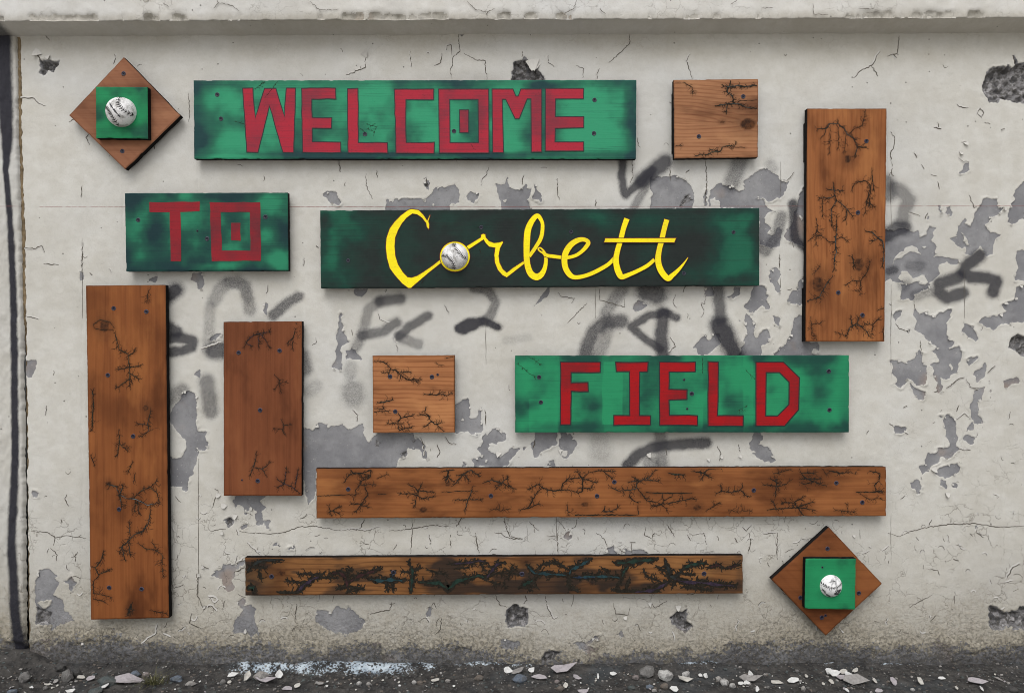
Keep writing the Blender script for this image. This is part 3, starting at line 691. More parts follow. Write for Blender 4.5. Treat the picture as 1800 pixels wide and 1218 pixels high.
# --- main wall
PYB = 609 + (CAMZ + 0.10) / MPP                 # row of the buried foot
PYT = 609 - (wz(36, 0.066) + 0.006 - CAMZ) / MPP   # row just above the ledge's underside
rows = np.arange(PYT, PYB, 1.9)
cols_fine = np.arange(60, 1830, 1.9)
cols_out = 1830 + np.cumsum(np.linspace(2.5, 14, 75))
n_left = 13
W_h = {}
def build_main_wall():
    nr = len(rows)
    jx = joint_x(rows) + 2.0 + (fbm(rows / 9, rows * 0, 4, 3) - .5) * 5 + 1.5 * sstep(520, 620, rows) * (vnoise(rows / 14, rows * 0, 8) - .3)
    t = np.linspace(0, 1, n_left, endpoint=False)
    left = jx[:, None] + (60 - jx)[:, None] * t[None, :]
    right = np.broadcast_to(np.concatenate([cols_fine, cols_out]), (nr, len(cols_fine) + len(cols_out)))
    PX = np.concatenate([left, right], 1); PY = np.broadcast_to(rows[:, None], PX.shape).copy()
    f = wall_fields(PX, PY)
    edge = np.clip((PX - jx[:, None]) / 4.0, 0, 1)
    h = f.pop('h') - 0.012 * (1 - edge) ** 2
    co = np.stack([wx(PX), -h, wz(PY)], -1)
    q = grid_quads(*PX.shape)[:, ::-1]
    me = np_mesh('painted_face', co.reshape(-1, 3), q, [M_WALL], attrs=f)
    # height lookup for things fixed to the face
    W_h['grid'] = h[:, n_left:n_left + len(cols_fine)]; W_h['x0'] = cols_fine[0]; W_h['y0'] = rows[0]
    W_h['sd'] = f['sd'][:, n_left:n_left + len(cols_fine)]
    return me
def h_at(px, py, key='grid'):
    g = W_h[key]
    i = min(max(int((py - W_h['y0']) / 1.9), 0), g.shape[0] - 1); j = min(max(int((px - W_h['x0']) / 1.9), 0), g.shape[1] - 1)
    return float(g[i, j])

wall = empty('concrete_wall', (0, 0, 0))
tag(wall, 'cream painted concrete wall with peeling grey patches and faded black spray paint behind the boards', 'wall')
link_mesh('painted_face', build_main_wall(), wall)

# --- ledge along the top, one builder for both lengths
def build_ledge(x0, x1, zdrop0, zdrop1, seed, parent, mat, step=2.0, depth=0.066, dz=0.0160):
    """px range at the wall's own scale; a deep slab with a flat underside and a chipped lower arris"""
    xs = np.arange(x0, x1, step)
    back = [( -0.02, 0.0), (depth * 0.25, 0.0), (depth * 0.5, 0.0), (depth * 0.75, 0.0), (depth * .9, 0.0)]
    und = np.linspace(-0.008, depth - 0.003, 24); face = np.linspace(0.006, 0.34, 90)
    prof = [(d, -dz * (1 - d / depth)) for d in und] + [(depth - 0.0016, -0.002), (depth - 0.0005, 0.0018)] + [(depth, z) for z in face] + [(depth - .03, 0.36), (-0.05, 0.365)]
    D = np.array([p[0] for p in prof]); Zp = np.array([p[1] for p in prof])
    X = np.broadcast_to(xs[:, None], (len(xs), len(prof))); 
    zb = np.interp(xs, [0, 1800], [zdrop0, zdrop1])
    PXf = X; PYf = -(Zp[None, :] - D[None, :] * 1.0) / MPP * np.ones_like(X)
    n = fbm(PXf / 10, PYf / 10 + seed, seed, 4); nb = fbm(PXf / 70, PYf / 50 + seed, seed + 3, 3)
    near = np.exp(-((Zp[None, :] - 0.004) / 0.013) ** 2) * (D[None, :] > depth - 0.003)
    chip = near * sstep(0.42, 0.72, fbm(PXf / 26, PXf * 0 + seed, seed + 7, 4)) * n
    Dd = D[None, :] + (n - .5) * 0.0022 + (nb - .5) * 0.004 - chip * 0.016
    Zz = zb[:, None] + Zp[None, :] + chip * 0.007 + (fbm(PXf / 13, PXf * 0 + 3, seed + 9, 3) - .5) * 0.0024 * (np.abs(Zp[None, :]) < 0.016) * 1.7
    co = np.stack([wx(X), -Dd, Zz], -1).reshape(-1, 3)
    sd = np.where(chip > 0.16, 4.0, -12.0) + (n - .5) * 10 + np.where((Zp[None, :] > 0.02), (sstep(.66, .8, nb) * 14 - 4), 0)
    under = (D[None, :] < depth - 0.0025) * np.ones_like(X)
    A = dict(sd=sd * (1 - under) - 14 * under, erode=0.05 + 0.16 * near * np.ones_like(X), grime_shade=np.clip(0.03 + 0.30 * under + 0.35 * near + 0.2 * (nb - .4), 0, 1), wet=0 * X,  # underside: brown grime, deepened to paint in the shade of its downward face
             hole=0 * X, graf=0 * X, craz=np.clip(0.55 * (1 - under) * n * 1.6, 0, 1))
    if x0 < 0:
        A['graf'] = np.clip(under * sstep(34, 14, X) * 0.8, 0, 1)
    me = np_mesh('ledge', co, grid_quads(len(xs), len(prof)), [mat], attrs=A)
    return link_mesh('ledge', me, parent)
zl0, zl1 = wz(36.5, 0.066), wz(30.5, 0.066)
build_ledge(-7, 2700, zl0, zl1, 5, wall, M_LEDGE)

# --- the length of wall beyond the joint
side = empty('side_wall', (wx(-200), 0, 0))
tag(side, 'rough rendered stretch of wall left of the joint with a thick black sprayed stripe', 'wall')
def build_side_wall():
    nr = len(rows)
    jx = joint_x(rows) - 2.5 + (fbm(rows / 9, rows * 0, 14, 3) - .5) * 4
    out = np.linspace(-700, -60, 60); 
    t = np.linspace(0, 1, 50)
    near = -50 + (jx[:, None] + 50) * t[None, :]
    PX = np.concatenate([np.broadcast_to(out, (nr, 60)), near], 1); PY = np.broadcast_to(rows[:, None], PX.shape).copy()
    f = wall_fields(PX, PY, False)
    cx = np.interp(rows, [40, 150, 250, 262, 300, 400, 500, 600, 800, 950, 1080, 1150], [7, 9, 14, 14, 12, 20, 24, 26, 28, 22, 28, 38])
    hw = np.interp(rows, [40, 200, 255, 272, 300, 500, 800, 1000, 1150], [14, 12, 10, 7, 5, 6.2, 6.6, 8, 10])
    d = np.abs(PX - cx[:, None] + (fbm(PX / 12, PY / 12, 2, 2) - .5) * 2)
    f['graf'] = np.clip((1 - sstep(hw[:, None] * 0.55, hw[:, None] * 1.45, d)) * 1.15, 0, .995)
    n = fbm(PX / 8, PY / 22, 33, 4)
    edge = np.clip((jx[:, None] - PX) / 4.0, 0, 1)
    h = f.pop('h') + (n - .5) * 0.007 - 0.012 * (1 - edge) ** 2 + 0.002
    f['sd'] = np.minimum(f['sd'], 20); f['grime_shade'] = np.clip(f['grime_shade'] + 0.10, 0, 1)
    co = np.stack([wx(PX) - wx(-200), -h, wz(PY)], -1).reshape(-1, 3)
    return np_mesh('rendered_face', co, grid_quads(*PX.shape)[:, ::-1], [M_SIDE], attrs=f)
link_mesh('rendered_face', build_side_wall(), side)
_l = build_ledge(-760, -13, zl0 + 0.014, zl0 + 0.014, 8, side, M_LEDGE)
for v in _l.data.vertices: v.co.x -= wx(-200)
# crumbling filler in the joint
def build_filler():
    ys = np.arange(40, 1185, 2.0)
    c = joint_x(ys)
    co = []
    for k in range(5):
        s = -7 + 14 * k / 4
        d = 0.0025 if 0 < k < 4 else -0.02
        px = c + s * 0.72; 
        co.append(np.stack([wx(px), -( -0.0075 + d + (fbm(ys / 5, ys * 0 + k, 44, 4) - .5) * 0.006 - 0.010 * sstep(520, 640, ys) * (k in (1, 2, 3))), wz(ys)], -1))
    co = np.stack(co, 1)
    me = np_mesh('joint_filler', co.reshape(-1, 3), grid_quads(len(ys), 5)[:, ::-1], [M_FILL])
    return link_mesh('joint_filler', me, wall)
build_filler()

# ------------------------------------------------------------------ cracks in the paint, traced: painted shade line plus a lifted lip
CR = [t1(p) for p in [
 [(110,515),(180,515),(205,545),(240,555)], [(600,285),(605,310),(595,335)], [(430,970),(425,1030)], [(985,490),(992,560),(985,640)], [(1770,840),(1778,900)], [(640,740),(700,720)],
 [(800,755),(808,780)], [(360,640),(385,625)], [(205,285),(215,318),(225,312)], [(225,120),(238,185),(262,215)], [(475,690),(450,720),(470,760)], [(400,580),(440,600)]]]
CR += [t2(p) for p in [
 [(635,140),(612,195),(620,270),(585,300),(580,350),(568,375),(578,415)], [(578,290),(575,235),(552,240),(548,265)], [(525,280),(520,330),(485,345)], [(640,282),(700,318),(750,322),(760,420)],
 [(945,270),(943,300)], [(955,130),(990,190)], [(1505,160),(1505,230),(1440,290),(1395,330)], [(1350,360),(1335,385),(1335,415)], [(1080,290),(1080,330),(1110,350)], [(1225,345),(1265,360),(1260,410)],
 [(125,300),(130,355),(60,385),(25,395)], [(360,270),(365,350)], [(130,905),(130,970),(165,1040)], [(185,890),(188,930)], [(770,875),(760,910),(735,940),(732,970)], [(955,915),(945,945),(945,965)],
 [(1120,940),(1130,935),(1130,1010),(1140,1045)], [(1330,1040),(1325,1080)], [(1520,840),(1520,930),(1505,960)], [(1545,720),(1550,760),(1562,772)], [(1715,880),(1715,920)], [(430,935),(445,930),(440,960)]]]
CR += [t3(p) for p in [
 [(40,285),(20,320),(35,370),(48,415)], [(1030,270),(985,345),(930,370),(890,410)], [(985,345),(1018,400)], [(1130,190),(1120,280),(1065,295)], [(1095,280),(1115,305)], [(120,840),(125,960),(115,1080)],
 [(580,900),(540,950),(525,940)], [(1085,690),(1105,720),(1100,770),(1085,800),(1095,880)], [(1095,880),(1075,925)], [(1090,900),(1100,920)], [(1430,545),(1445,560),(1490,565)], [(1535,600),(1550,565),(1570,590),(1560,615),(1540,600)],
 [(1440,825),(1465,845),(1490,845)], [(1455,745),(1490,740)], [(1330,640),(1335,665),(1350,675)], [(1310,668),(1350,675)], [(1210,795),(1220,825)], [(1245,860),(1260,885)], [(1295,910),(1325,920)], [(1330,950),(1338,990)],
 [(1495,1020),(1520,1085),(1560,1075)], [(1180,1110),(1240,1130)], [(1280,1110),(1265,1145)], [(15,905),(35,890)], [(1660,680),(1680,675)], [(1575,640),(1605,650)], [(1720,290),(1735,330)]]]
CR += [t4(p) for p in [
 [(130,105),(190,110),(220,95),(235,130)], [(135,460),(205,480)], [(435,80),(430,230)], [(245,930),(240,980)], [(1400,300),(1400,330),(1390,345)], [(1650,575),(1655,600),(1630,615)], [(1650,95),(1665,105)], [(1590,160),(1588,205)],
 [(470,235),(485,250)], [(1050,635),(1160,600)], [(230,190),(310,195)]]]
CR += [t5(p) for p in [
 [(190,430),(200,480),(250,500)], [(285,580),(295,650)], [(540,400),(560,450)], [(1345,320),(1350,380),(1400,395),(1480,415),(1480,370)], [(1130,340),(1150,360),(1220,370),(1200,395)], [(1280,395),(1210,470),(1180,500)],
 [(1715,570),(1745,620),(1710,650)], [(1745,350),(1730,390),(1750,420)], [(750,950),(755,1030)], [(410,1090),(430,1130),(435,1190)], [(500,1130),(515,1170),(500,1200)], [(545,1090),(560,1120),(600,1130)],
 [(60,950),(85,975),(82,1010)], [(1010,1110),(1005,1150)], [(1690,1150),(1700,1190)]]]
CR += [t6(p) for p in [
 [(505,140),(505,210)], [(0,340),(20,290)], [(120,350),(115,400),(95,395),(110,440),(95,470)], [(1110,500),(1130,530),(1175,540),(1180,550)], [(1240,590),(1245,660)], [(1205,380),(1215,430)], [(1375,840),(1440,790),(1470,780)],
 [(1480,790),(1500,830),(1545,840)], [(1630,720),(1590,760)], [(1710,960),(1700,1000)], [(1150,940),(1170,930)], [(1310,860),(1330,850)], [(1430,1000),(1470,970),(1500,1000)], [(1440,930),(1430,960)], [(960,1080),(970,1060)],
 [(180,1140),(200,1180),(190,1218)], [(290,1130),(300,1170)], [(1075,1020),(1100,1040)], [(1440,1155),(1500,1160)], [(1495,830),(1540,850)]]]
CR += [t7(p) for p in [
 [(140,370),(250,378),(290,405),(330,395),(450,408)], [(265,460),(300,495),(295,525)], [(395,490),(395,530)], [(1120,150),(1140,160),(1125,200),(1110,250)], [(1100,370),(1130,365),(1180,360)], [(1235,360),(1245,395)], [(1250,370),(1300,380),(1420,385),(1480,378),(1560,350),(1640,345),(1782,370)],
 [(1290,430),(1320,460),(1360,500)], [(1240,500),(1230,540),(1280,510)], [(1050,550),(1090,565)], [(1030,590),(1030,700),(1060,770)], [(1085,710),(1130,720)], [(890,640),(910,670),(960,650)], [(820,850),(820,900),(740,960)],
 [(270,910),(230,950),(180,980)], [(1000,800),(990,850),(1050,880)], [(930,890),(970,870)], [(320,310),(325,325)], [(350,180),(340,200),(360,240)], [(1550,750),(1540,830)], [(915,190),(945,220)], [(1220,590),(1280,560)], [(1060,780),(1100,760),(1130,790)]]]
CR += [t8(p) for p in [
 [(200,350),(130,370),(50,360),(0,370)], [(370,310),(370,400),(360,490)], [(250,370),(330,365),(480,340),(560,345)], [(630,300),(600,350)], [(570,390),(572,460)], [(270,470),(290,440)], [(460,390),(468,440)], [(850,300),(860,350),(880,400),(950,410)],
 [(980,320),(1030,370)], [(1150,330),(1170,370),(1220,350),(1230,310)], [(1330,380),(1370,410),(1390,460)], [(1590,350),(1580,390),(1620,410)], [(700,380),(720,490)], [(1130,380),(1130,480)], [(1515,430),(1515,480)], [(1505,430),(1535,430)],
 [(265,740),(255,780),(200,790),(150,805)], [(805,705),(830,760),(870,765)], [(960,705),(970,730),(950,750)], [(1065,710),(1075,770),(1110,830),(1130,820)], [(1200,765),(1215,700)], [(1420,740),(1430,800),(1500,805),(1505,770)], [(1610,740),(1640,770),(1700,735)],
 [(520,820),(520,880),(490,910)], [(440,820),(460,850)], [(830,380),(880,410),(945,412)], [(100,355),(120,310)], [(1700,340),(1740,400)]]]
CR += [t9(p) for p in [
 [(1070,380),(1130,400),(1200,370),(1280,350),(1400,335),(1520,330),(1640,350),(1782,345)], [(1300,310),(1285,340)], [(1380,390),(1390,430)], [(1215,400),(1230,420)], [(495,380),(490,480),(495,520)], [(345,380),(355,430),(340,490)], [(420,385),(490,380)],
 [(270,405),(285,430)], [(25,390),(40,420)], [(1530,350),(1535,380),(1570,405)], [(1180,770),(1250,730),(1300,705)], [(1280,570),(1330,575),(1340,600)], [(1680,640),(1720,630)], [(1410,515),(1440,525)], [(1290,840),(1320,810)],
 [(290,830),(280,890)], [(1690,960),(1730,940)], [(1620,180),(1650,185),(1640,200)], [(360,340),(330,370),(310,350)], [(1690,620),(1720,560),(1760,540)], [(60,390),(110,380),(125,440)]]]
HAIR = [(349, 806, 1065), (1566, 500, 665), (1566, 905, 990), (1372, 285, 345), (978, 905, 950), (1178, 300, 318), (1695, 460, 560), (145, 420, 560), (854, 560, 640), (1046, 505, 560), (1372, 480, 520), (1566, 310, 400)]

def rough_path(pts, step=3.0, jit=1.1, rng=RNG):
    out = [pts[0][:2]]
    for a, b in zip(pts[:-1], pts[1:]):
        L = math.hypot(b[0] - a[0], b[1] - a[1]); n = max(1, int(L / step))
        for i in range(1, n + 1):
            t = i / n; j = jit if i < n else jit * .3
            out.append((a[0] + (b[0] - a[0]) * t + rng.uniform(-j, j), a[1] + (b[1] - a[1]) * t + rng.uniform(-j, j)))
    return out
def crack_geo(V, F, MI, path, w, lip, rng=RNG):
    """painted shade line w px wide with a lip of paint rising beside it (both in px of the wall)"""
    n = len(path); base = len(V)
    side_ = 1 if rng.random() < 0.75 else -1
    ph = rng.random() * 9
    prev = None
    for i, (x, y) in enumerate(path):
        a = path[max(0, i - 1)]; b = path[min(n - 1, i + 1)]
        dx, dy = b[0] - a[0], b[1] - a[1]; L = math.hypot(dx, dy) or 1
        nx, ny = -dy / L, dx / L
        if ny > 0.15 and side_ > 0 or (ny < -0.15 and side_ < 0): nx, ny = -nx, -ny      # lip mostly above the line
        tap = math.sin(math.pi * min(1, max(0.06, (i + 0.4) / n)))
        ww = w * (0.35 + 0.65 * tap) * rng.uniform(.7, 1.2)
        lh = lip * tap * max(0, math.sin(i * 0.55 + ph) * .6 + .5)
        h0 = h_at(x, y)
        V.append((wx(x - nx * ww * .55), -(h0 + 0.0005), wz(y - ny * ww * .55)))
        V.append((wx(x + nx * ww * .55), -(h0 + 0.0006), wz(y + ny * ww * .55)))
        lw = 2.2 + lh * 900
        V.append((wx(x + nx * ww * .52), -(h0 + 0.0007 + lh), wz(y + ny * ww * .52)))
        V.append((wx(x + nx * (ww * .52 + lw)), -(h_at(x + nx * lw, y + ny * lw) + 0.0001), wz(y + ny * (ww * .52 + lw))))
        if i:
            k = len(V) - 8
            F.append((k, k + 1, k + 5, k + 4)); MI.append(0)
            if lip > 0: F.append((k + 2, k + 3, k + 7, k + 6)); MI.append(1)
_nc = 0
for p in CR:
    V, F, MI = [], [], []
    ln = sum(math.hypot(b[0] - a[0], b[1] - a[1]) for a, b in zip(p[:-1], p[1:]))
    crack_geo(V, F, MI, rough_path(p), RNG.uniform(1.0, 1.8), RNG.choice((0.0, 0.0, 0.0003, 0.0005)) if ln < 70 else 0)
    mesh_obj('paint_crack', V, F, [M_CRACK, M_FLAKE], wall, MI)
LC = [t1(p) for p in [[(1115,45),(1140,20),(1130,0)], [(1115,50),(1110,88)], [(1140,15),(1210,30),(1250,60)], [(680,45),(700,10),(760,0)], [(1620,10),(1670,55),(1770,50)], [(640,30),(655,80)], [(850,15),(880,38)], [(1700,0),(1698,35)]]]
LC += [t2(p) for p in [[(655,5),(700,50),(755,65),(800,45)], [(860,20),(840,80)], [(1230,0),(1210,50),(1150,75)], [(1690,5),(1620,50),(1600,90)], [(1350,45),(1380,75)], [(0,30),(40,55)], [(755,80),(775,55)]]]
LC += [t3(p) for p in [[(585,65),(640,75),(645,72)], [(680,20),(685,75),(760,80)], [(710,65),(770,62),(785,30)], [(920,45),(1010,50)], [(1120,10),(1190,15)], [(410,45),(470,42)], [(0,15),(30,30)], [(250,25),(285,0)]]]
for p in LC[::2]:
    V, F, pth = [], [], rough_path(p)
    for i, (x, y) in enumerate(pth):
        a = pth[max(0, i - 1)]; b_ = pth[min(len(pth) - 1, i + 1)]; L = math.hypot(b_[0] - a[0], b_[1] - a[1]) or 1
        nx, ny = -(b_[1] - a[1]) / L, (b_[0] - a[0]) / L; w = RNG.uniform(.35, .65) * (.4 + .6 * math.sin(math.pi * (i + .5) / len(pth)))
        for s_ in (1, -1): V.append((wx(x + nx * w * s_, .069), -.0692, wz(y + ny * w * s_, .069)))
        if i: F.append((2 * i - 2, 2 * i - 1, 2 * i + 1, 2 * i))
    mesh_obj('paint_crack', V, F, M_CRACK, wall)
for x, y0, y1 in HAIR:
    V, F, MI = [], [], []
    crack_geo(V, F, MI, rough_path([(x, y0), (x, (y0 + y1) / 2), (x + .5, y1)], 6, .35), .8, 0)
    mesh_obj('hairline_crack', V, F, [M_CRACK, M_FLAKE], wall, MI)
# the very many small curled splits nobody could count
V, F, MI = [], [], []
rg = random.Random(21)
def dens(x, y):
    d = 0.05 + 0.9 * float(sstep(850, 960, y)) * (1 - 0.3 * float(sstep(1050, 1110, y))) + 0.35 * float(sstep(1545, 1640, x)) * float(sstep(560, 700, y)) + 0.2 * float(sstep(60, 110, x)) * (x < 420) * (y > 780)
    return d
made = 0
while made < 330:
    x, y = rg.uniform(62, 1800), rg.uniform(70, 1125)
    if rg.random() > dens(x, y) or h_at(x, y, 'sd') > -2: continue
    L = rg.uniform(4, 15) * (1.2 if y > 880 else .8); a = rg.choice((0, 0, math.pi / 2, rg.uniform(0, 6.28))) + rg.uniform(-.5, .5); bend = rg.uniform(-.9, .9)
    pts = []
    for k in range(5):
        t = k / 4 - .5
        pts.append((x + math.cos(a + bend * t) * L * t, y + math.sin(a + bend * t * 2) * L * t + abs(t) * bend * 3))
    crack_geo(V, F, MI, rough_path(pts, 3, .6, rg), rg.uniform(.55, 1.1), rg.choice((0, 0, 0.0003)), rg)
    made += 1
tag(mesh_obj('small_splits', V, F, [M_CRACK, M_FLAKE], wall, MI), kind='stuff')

# ------------------------------------------------------------------ curled flakes of paint still hanging on
def flake_mesh(seed):
    r = random.Random(seed); n = 7
    top = []; 
    out = [(-.5, 0), (-.3 + r.uniform(-.1, .1), .55), (0, .8 + r.uniform(-.1, .25)), (.3, .62 + r.uniform(-.2, .2)), (.5, .05), (.2, -.08), (-.2, -.05)]
    def z(x, y): return 0.10 * y * y + 0.10 * abs(x) * r.uniform(.5, 1)
    V = [(x, y, z(x, y)) for x, y in out]; V += [(x, y, zz - .05) for x, y, zz in V]
    V.append((0, .35, 0.0)); V.append((0, .35, -.05))
    F = []
    for i in range(n):
        j = (i + 1) % n
        F += [(i, j, 2 * n), (j + n, i + n, 2 * n + 1), (i + n, j + n, j, i)]
    me = bpy.data.meshes.new('paint_flake'); me.from_pydata(V, [], F); me.materials.append(M_FLAKE); me.update()
    return me
FLK = [flake_mesh(s) for s in range(7)]
def put_flake(px, py, size, ang, lift, k=0):
    """hinge at (px,py); ang = direction the flake points in the picture (0 = down), lift = how far it stands off, radians"""
    o = link_mesh('paint_flake', FLK[k % len(FLK)], wall)
    d = Vector((math.sin(ang), 0, -math.cos(ang)))
    nrm = Vector((0, -1, 0))
    yv = (d * math.cos(lift) + nrm * math.sin(lift)).normalized()
    xv = d.cross(nrm).normalized(); zv = xv.cross(yv)
    m = Matrix((xv, yv, zv)).transposed().to_4x4()
    o.matrix_local = Matrix.Translation((wx(px), -(h_at(px, py) + 0.0012), wz(py))) @ m @ Matrix.Scale(size, 4)
    return o
big = [(936, 106, .040, .15, .25), (940, 110, .034, -.3, .35), (640, 100, .022, 2.6, .5), (1697, 250, .018, .3, .5), (1690, 268, .016, -.4, .7), (1140, 797, .018, .4, .6), (877, 795, .020, -.3, .55), (1640, 822, .022, .5, .5), (1665, 866, .018, -.2, .6),
       (1694, 787, .014, 1.4, .7), (385, 868, .018, -.6, .9), (395, 886, .022, -.5, .9), (389, 935, .015, 1.0, .8), (414, 905, .018, 0, .6), (355, 995, .014, 1.3, .9), (348, 1010, .014, 1.5, .8), (1142, 1058, .016, .1, .4), (1098, 1083, .014, .4, .5), (430, 1108, .016, 1.2, .7),
       (1192, 1064, .020, 0, .3), (72, 92, .03, -.8, .25), (86, 100, .02, .3, .4), (1500, 940, .010, .4, .6), (985, 790, .014, 0, .6), (1245, 806, .012, .2, .6), (1268, 802, .012, 0, .7), (1300, 800, .012, .5, .6)]
for i, (x, y, s, a, l) in enumerate(big): put_flake(x, y, s * (.8 if i > 2 else 1), a, min(l, .45), i)
rg = random.Random(5)
nf = 0
for p in PEEL:
    per = sum(math.hypot(b[0] - a[0], b[1] - a[1]) for a, b in zip(p, p[1:] + p[:1]))
    for _ in range(int(per / 70 + rg.random())):
        i = rg.randrange(len(p)); a = p[i]; b = p[(i + 1) % len(p)]; t = rg.random()
        x, y = a[0] + (b[0] - a[0]) * t, a[1] + (b[1] - a[1]) * t
        if not (64 < x < 1796): continue
        for _k in range(6):           # step out to sound paint
            if h_at(x, y, 'sd') < -0.4: break
            x += (x - sum(q[0] for q in p) / len(p)) * .06; y += (y - sum(q[1] for q in p) / len(p)) * .06
        cx, cy = sum(q[0] for q in p) / len(p), sum(q[1] for q in p) / len(p)
        ang = math.atan2(cx - x, cy - y) + rg.uniform(-.7, .7)
        put_flake(x, y, rg.uniform(.004, .010), ang, rg.uniform(.05, .5), rg.randrange(7)); nf += 1
while nf < 150:
    x, y = rg.uniform(64, 1796), rg.uniform(880, 1120)
    put_flake(x, y, rg.uniform(.003, .007), rg.uniform(-.9, .9), rg.uniform(.1, .5), rg.randrange(7)); nf += 1
# ------------------------------------------------------------------ boards fixed to the wall
BTH = 0.019; BFR = 0.031              # board thickness; distance of its face from the wall
class Board:
    def __init__(s, name, quad, label, cat, mat, front=BFR, thick=BTH, axis='x', knots=(), group=None, root=None, part='board', seed=1, smoke=None, scorch=(), cell=0.004):
        s.front = front
        P = [Vector((wx(x, front), 0, wz(y, front))) for x, y in quad]      # TL TR BR BL
        cen = sum(P, Vector()) / 4
        s.root = root or tag(empty(name, (cen.x, 0, cen.z)), label, cat, group)
        s.c = Vector(s.root.location)
        W = ((P[1] - P[0]).length + (P[2] - P[3]).length) / 2; H = ((P[3] - P[0]).length + (P[2] - P[1]).length) / 2
        nu, nv = max(8, int(W / cell)), max(8, int(H / cell))
        us = np.concatenate([[0, .0018 / W], np.linspace(.005 / W, 1 - .005 / W, nu), [1 - .0018 / W, 1]])
        vs = np.concatenate([[0, .0018 / H], np.linspace(.005 / H, 1 - .005 / H, nv), [1 - .0018 / H, 1]])
        U, Vv = np.meshgrid(us, vs)
        A = [np.array(p) for p in P]
        co = ((1 - U) * (1 - Vv))[..., None] * A[0] + (U * (1 - Vv))[..., None] * A[1] + (U * Vv)[..., None] * A[2] + ((1 - U) * Vv)[..., None] * A[3]
        co = co - np.array(s.c)
        ring = np.zeros(U.shape); ring[[0, -1], :] = 1; ring[:, [0, -1]] = 1
        wob = (fbm(U * W / .012 + seed * 9, Vv * H / .012, seed, 3) - .5) * 0.0009
        nick = sstep(.62, .8, fbm(U * W / .02 + seed, Vv * H / .02, seed + 2, 3)) * 0.0018
        inw = np.stack([.5 - U, 0 * U, Vv - .5], -1); inw /= (np.linalg.norm(inw, axis=-1, keepdims=True) + 1e-6)
        co = co + inw * (ring * (nick * .6 + wob + .0003))[..., None]
        co[..., 1] = -front + ring * (0.0013 + nick * .5) + (fbm(U * 3 + seed, Vv * 3, seed + 5, 2) - .5) * 0.0008
        nr, nc = U.shape
        q = grid_quads(nr, nc)[:, ::-1]
        # sides and back
        loop = [(0, j) for j in range(nc)] + [(i, nc - 1) for i in range(1, nr)] + [(nr - 1, j) for j in range(nc - 2, -1, -1)] + [(i, 0) for i in range(nr - 2, 0, -1)]
        lid = np.array([i * nc + j for i, j in loop]); flat = co.reshape(-1, 3)
        bk = flat[lid].copy(); bk[:, 1] = -(front - thick) + 0.0
        off = len(flat); n = len(lid)
        k = np.arange(n); k2 = (k + 1) % n
        sq = np.stack([lid[k], lid[k2], off + k2, off + k], 1)[:, ::-1]
        allv = np.concatenate([flat, bk, [[0, -(front - thick), 0]] ])
        ctr = len(allv) - 1
        bq = np.stack([off + k, off + k2, np.full(n, ctr), np.full(n, ctr)], 1)
        # wear fields
        Uu, Vm = (U * W, Vv * H) if axis == 'x' else (Vv * H, U * W)        # along the grain, across it
        phase = Vm + (fbm(Uu / .25 + seed * 3, Vm / .12, seed + 11, 3) - .5) * .035 + Vm * Vm * .9
        knot = np.zeros(U.shape)
        for kx, ky, r in knots:
            r *= 1.4
            k3 = Vector((wx(kx, front), 0, wz(ky, front)))
            ku = ((k3 - P[0]).dot((P[1] - P[0]).normalized())); kv = ((k3 - P[0]).dot((P[3] - P[0]).normalized()))
            if axis != 'x': ku, kv = kv, ku
            du, dv = (Uu - ku), (Vm - kv)
            d = np.sqrt((du / 1.9) ** 2 + dv ** 2) + 1e-4
            phase = phase + np.sign(dv + 1e-9) * r * 1.6 * np.exp(-(d / (r * 2.4)) ** 1.3)
            dk = np.sqrt((du / 1.35) ** 2 + dv ** 2)
            knot = np.maximum(knot, sstep(r * 1.02, r * .75, dk) * .95)
            knot = np.maximum(knot, .34 * sstep(r * 3.4, r * .9, dk))
        PXg = 900 + (co[..., 0] + s.c.x) / MPP * DIST / (DIST - front); PYg = 609 - (co[..., 2] + s.c.z - CAMZ) / MPP * DIST / (DIST - front)
        sm = smoke(PXg, PYg, U, Vv, W, H) if smoke else 0 * U
        sc = np.zeros(U.shape)
        for pts, w in scorch:
            xs = [p[0] for p in pts]; ys = [p[1] for p in pts]
            b = (PXg > min(xs) - 20) & (PXg < max(xs) + 20) & (PYg > min(ys) - 20) & (PYg < max(ys) + 20)
            if b.any(): sc[b] = np.maximum(sc[b], np.exp(-(line_dist(PXg[b], PYg[b], pts) / (w * 1.2 + 1.8)) ** 2) * .45)
        # burnt rims
        ed = np.minimum(np.minimum(U * W, (1 - U) * W), np.minimum(Vv * H, (1 - Vv) * H))
        sc = np.maximum(sc, .75 * sstep(.0035, .0002, ed))
        def ext(a): return np.concatenate([a.ravel(), a.reshape(-1)[lid], [0]])
        mi = np.concatenate([np.zeros(len(q), int), np.ones(n, int), np.ones(n, int)])
        quads = np.concatenate([q, sq, bq])
        me = bpy.data.meshes.new(part)
        fl = [tuple(f) if f[2] != f[3] else tuple(f[:3]) for f in quads.tolist()]
        me.from_pydata(allv.tolist(), [], fl)
        me.materials.append(mat); me.materials.append(M_BLACK)
        me.polygons.foreach_set('material_index', mi)
        smf = np.zeros(len(fl), bool); smf[:len(q)] = True; me.polygons.foreach_set('use_smooth', smf)
        me.update()
        for nme, a in (('phase', phase), ('knot', knot), ('scorch', sc), ('smoke', sm)):
            at = me.attributes.new(nme, 'FLOAT', 'POINT'); at.data.foreach_set('value', ext(a * np.ones(U.shape)).astype(np.float32))
        s.o = link_mesh(part, me, s.root)
        s.P = P; s.axis = axis
    def L(s, px, py, up=0.0):
        """board coordinates of a photograph position on this board's face"""
        return Vector((wx(px, s.front) - s.c.x, -(s.front + up), wz(py, s.front) - s.c.z))

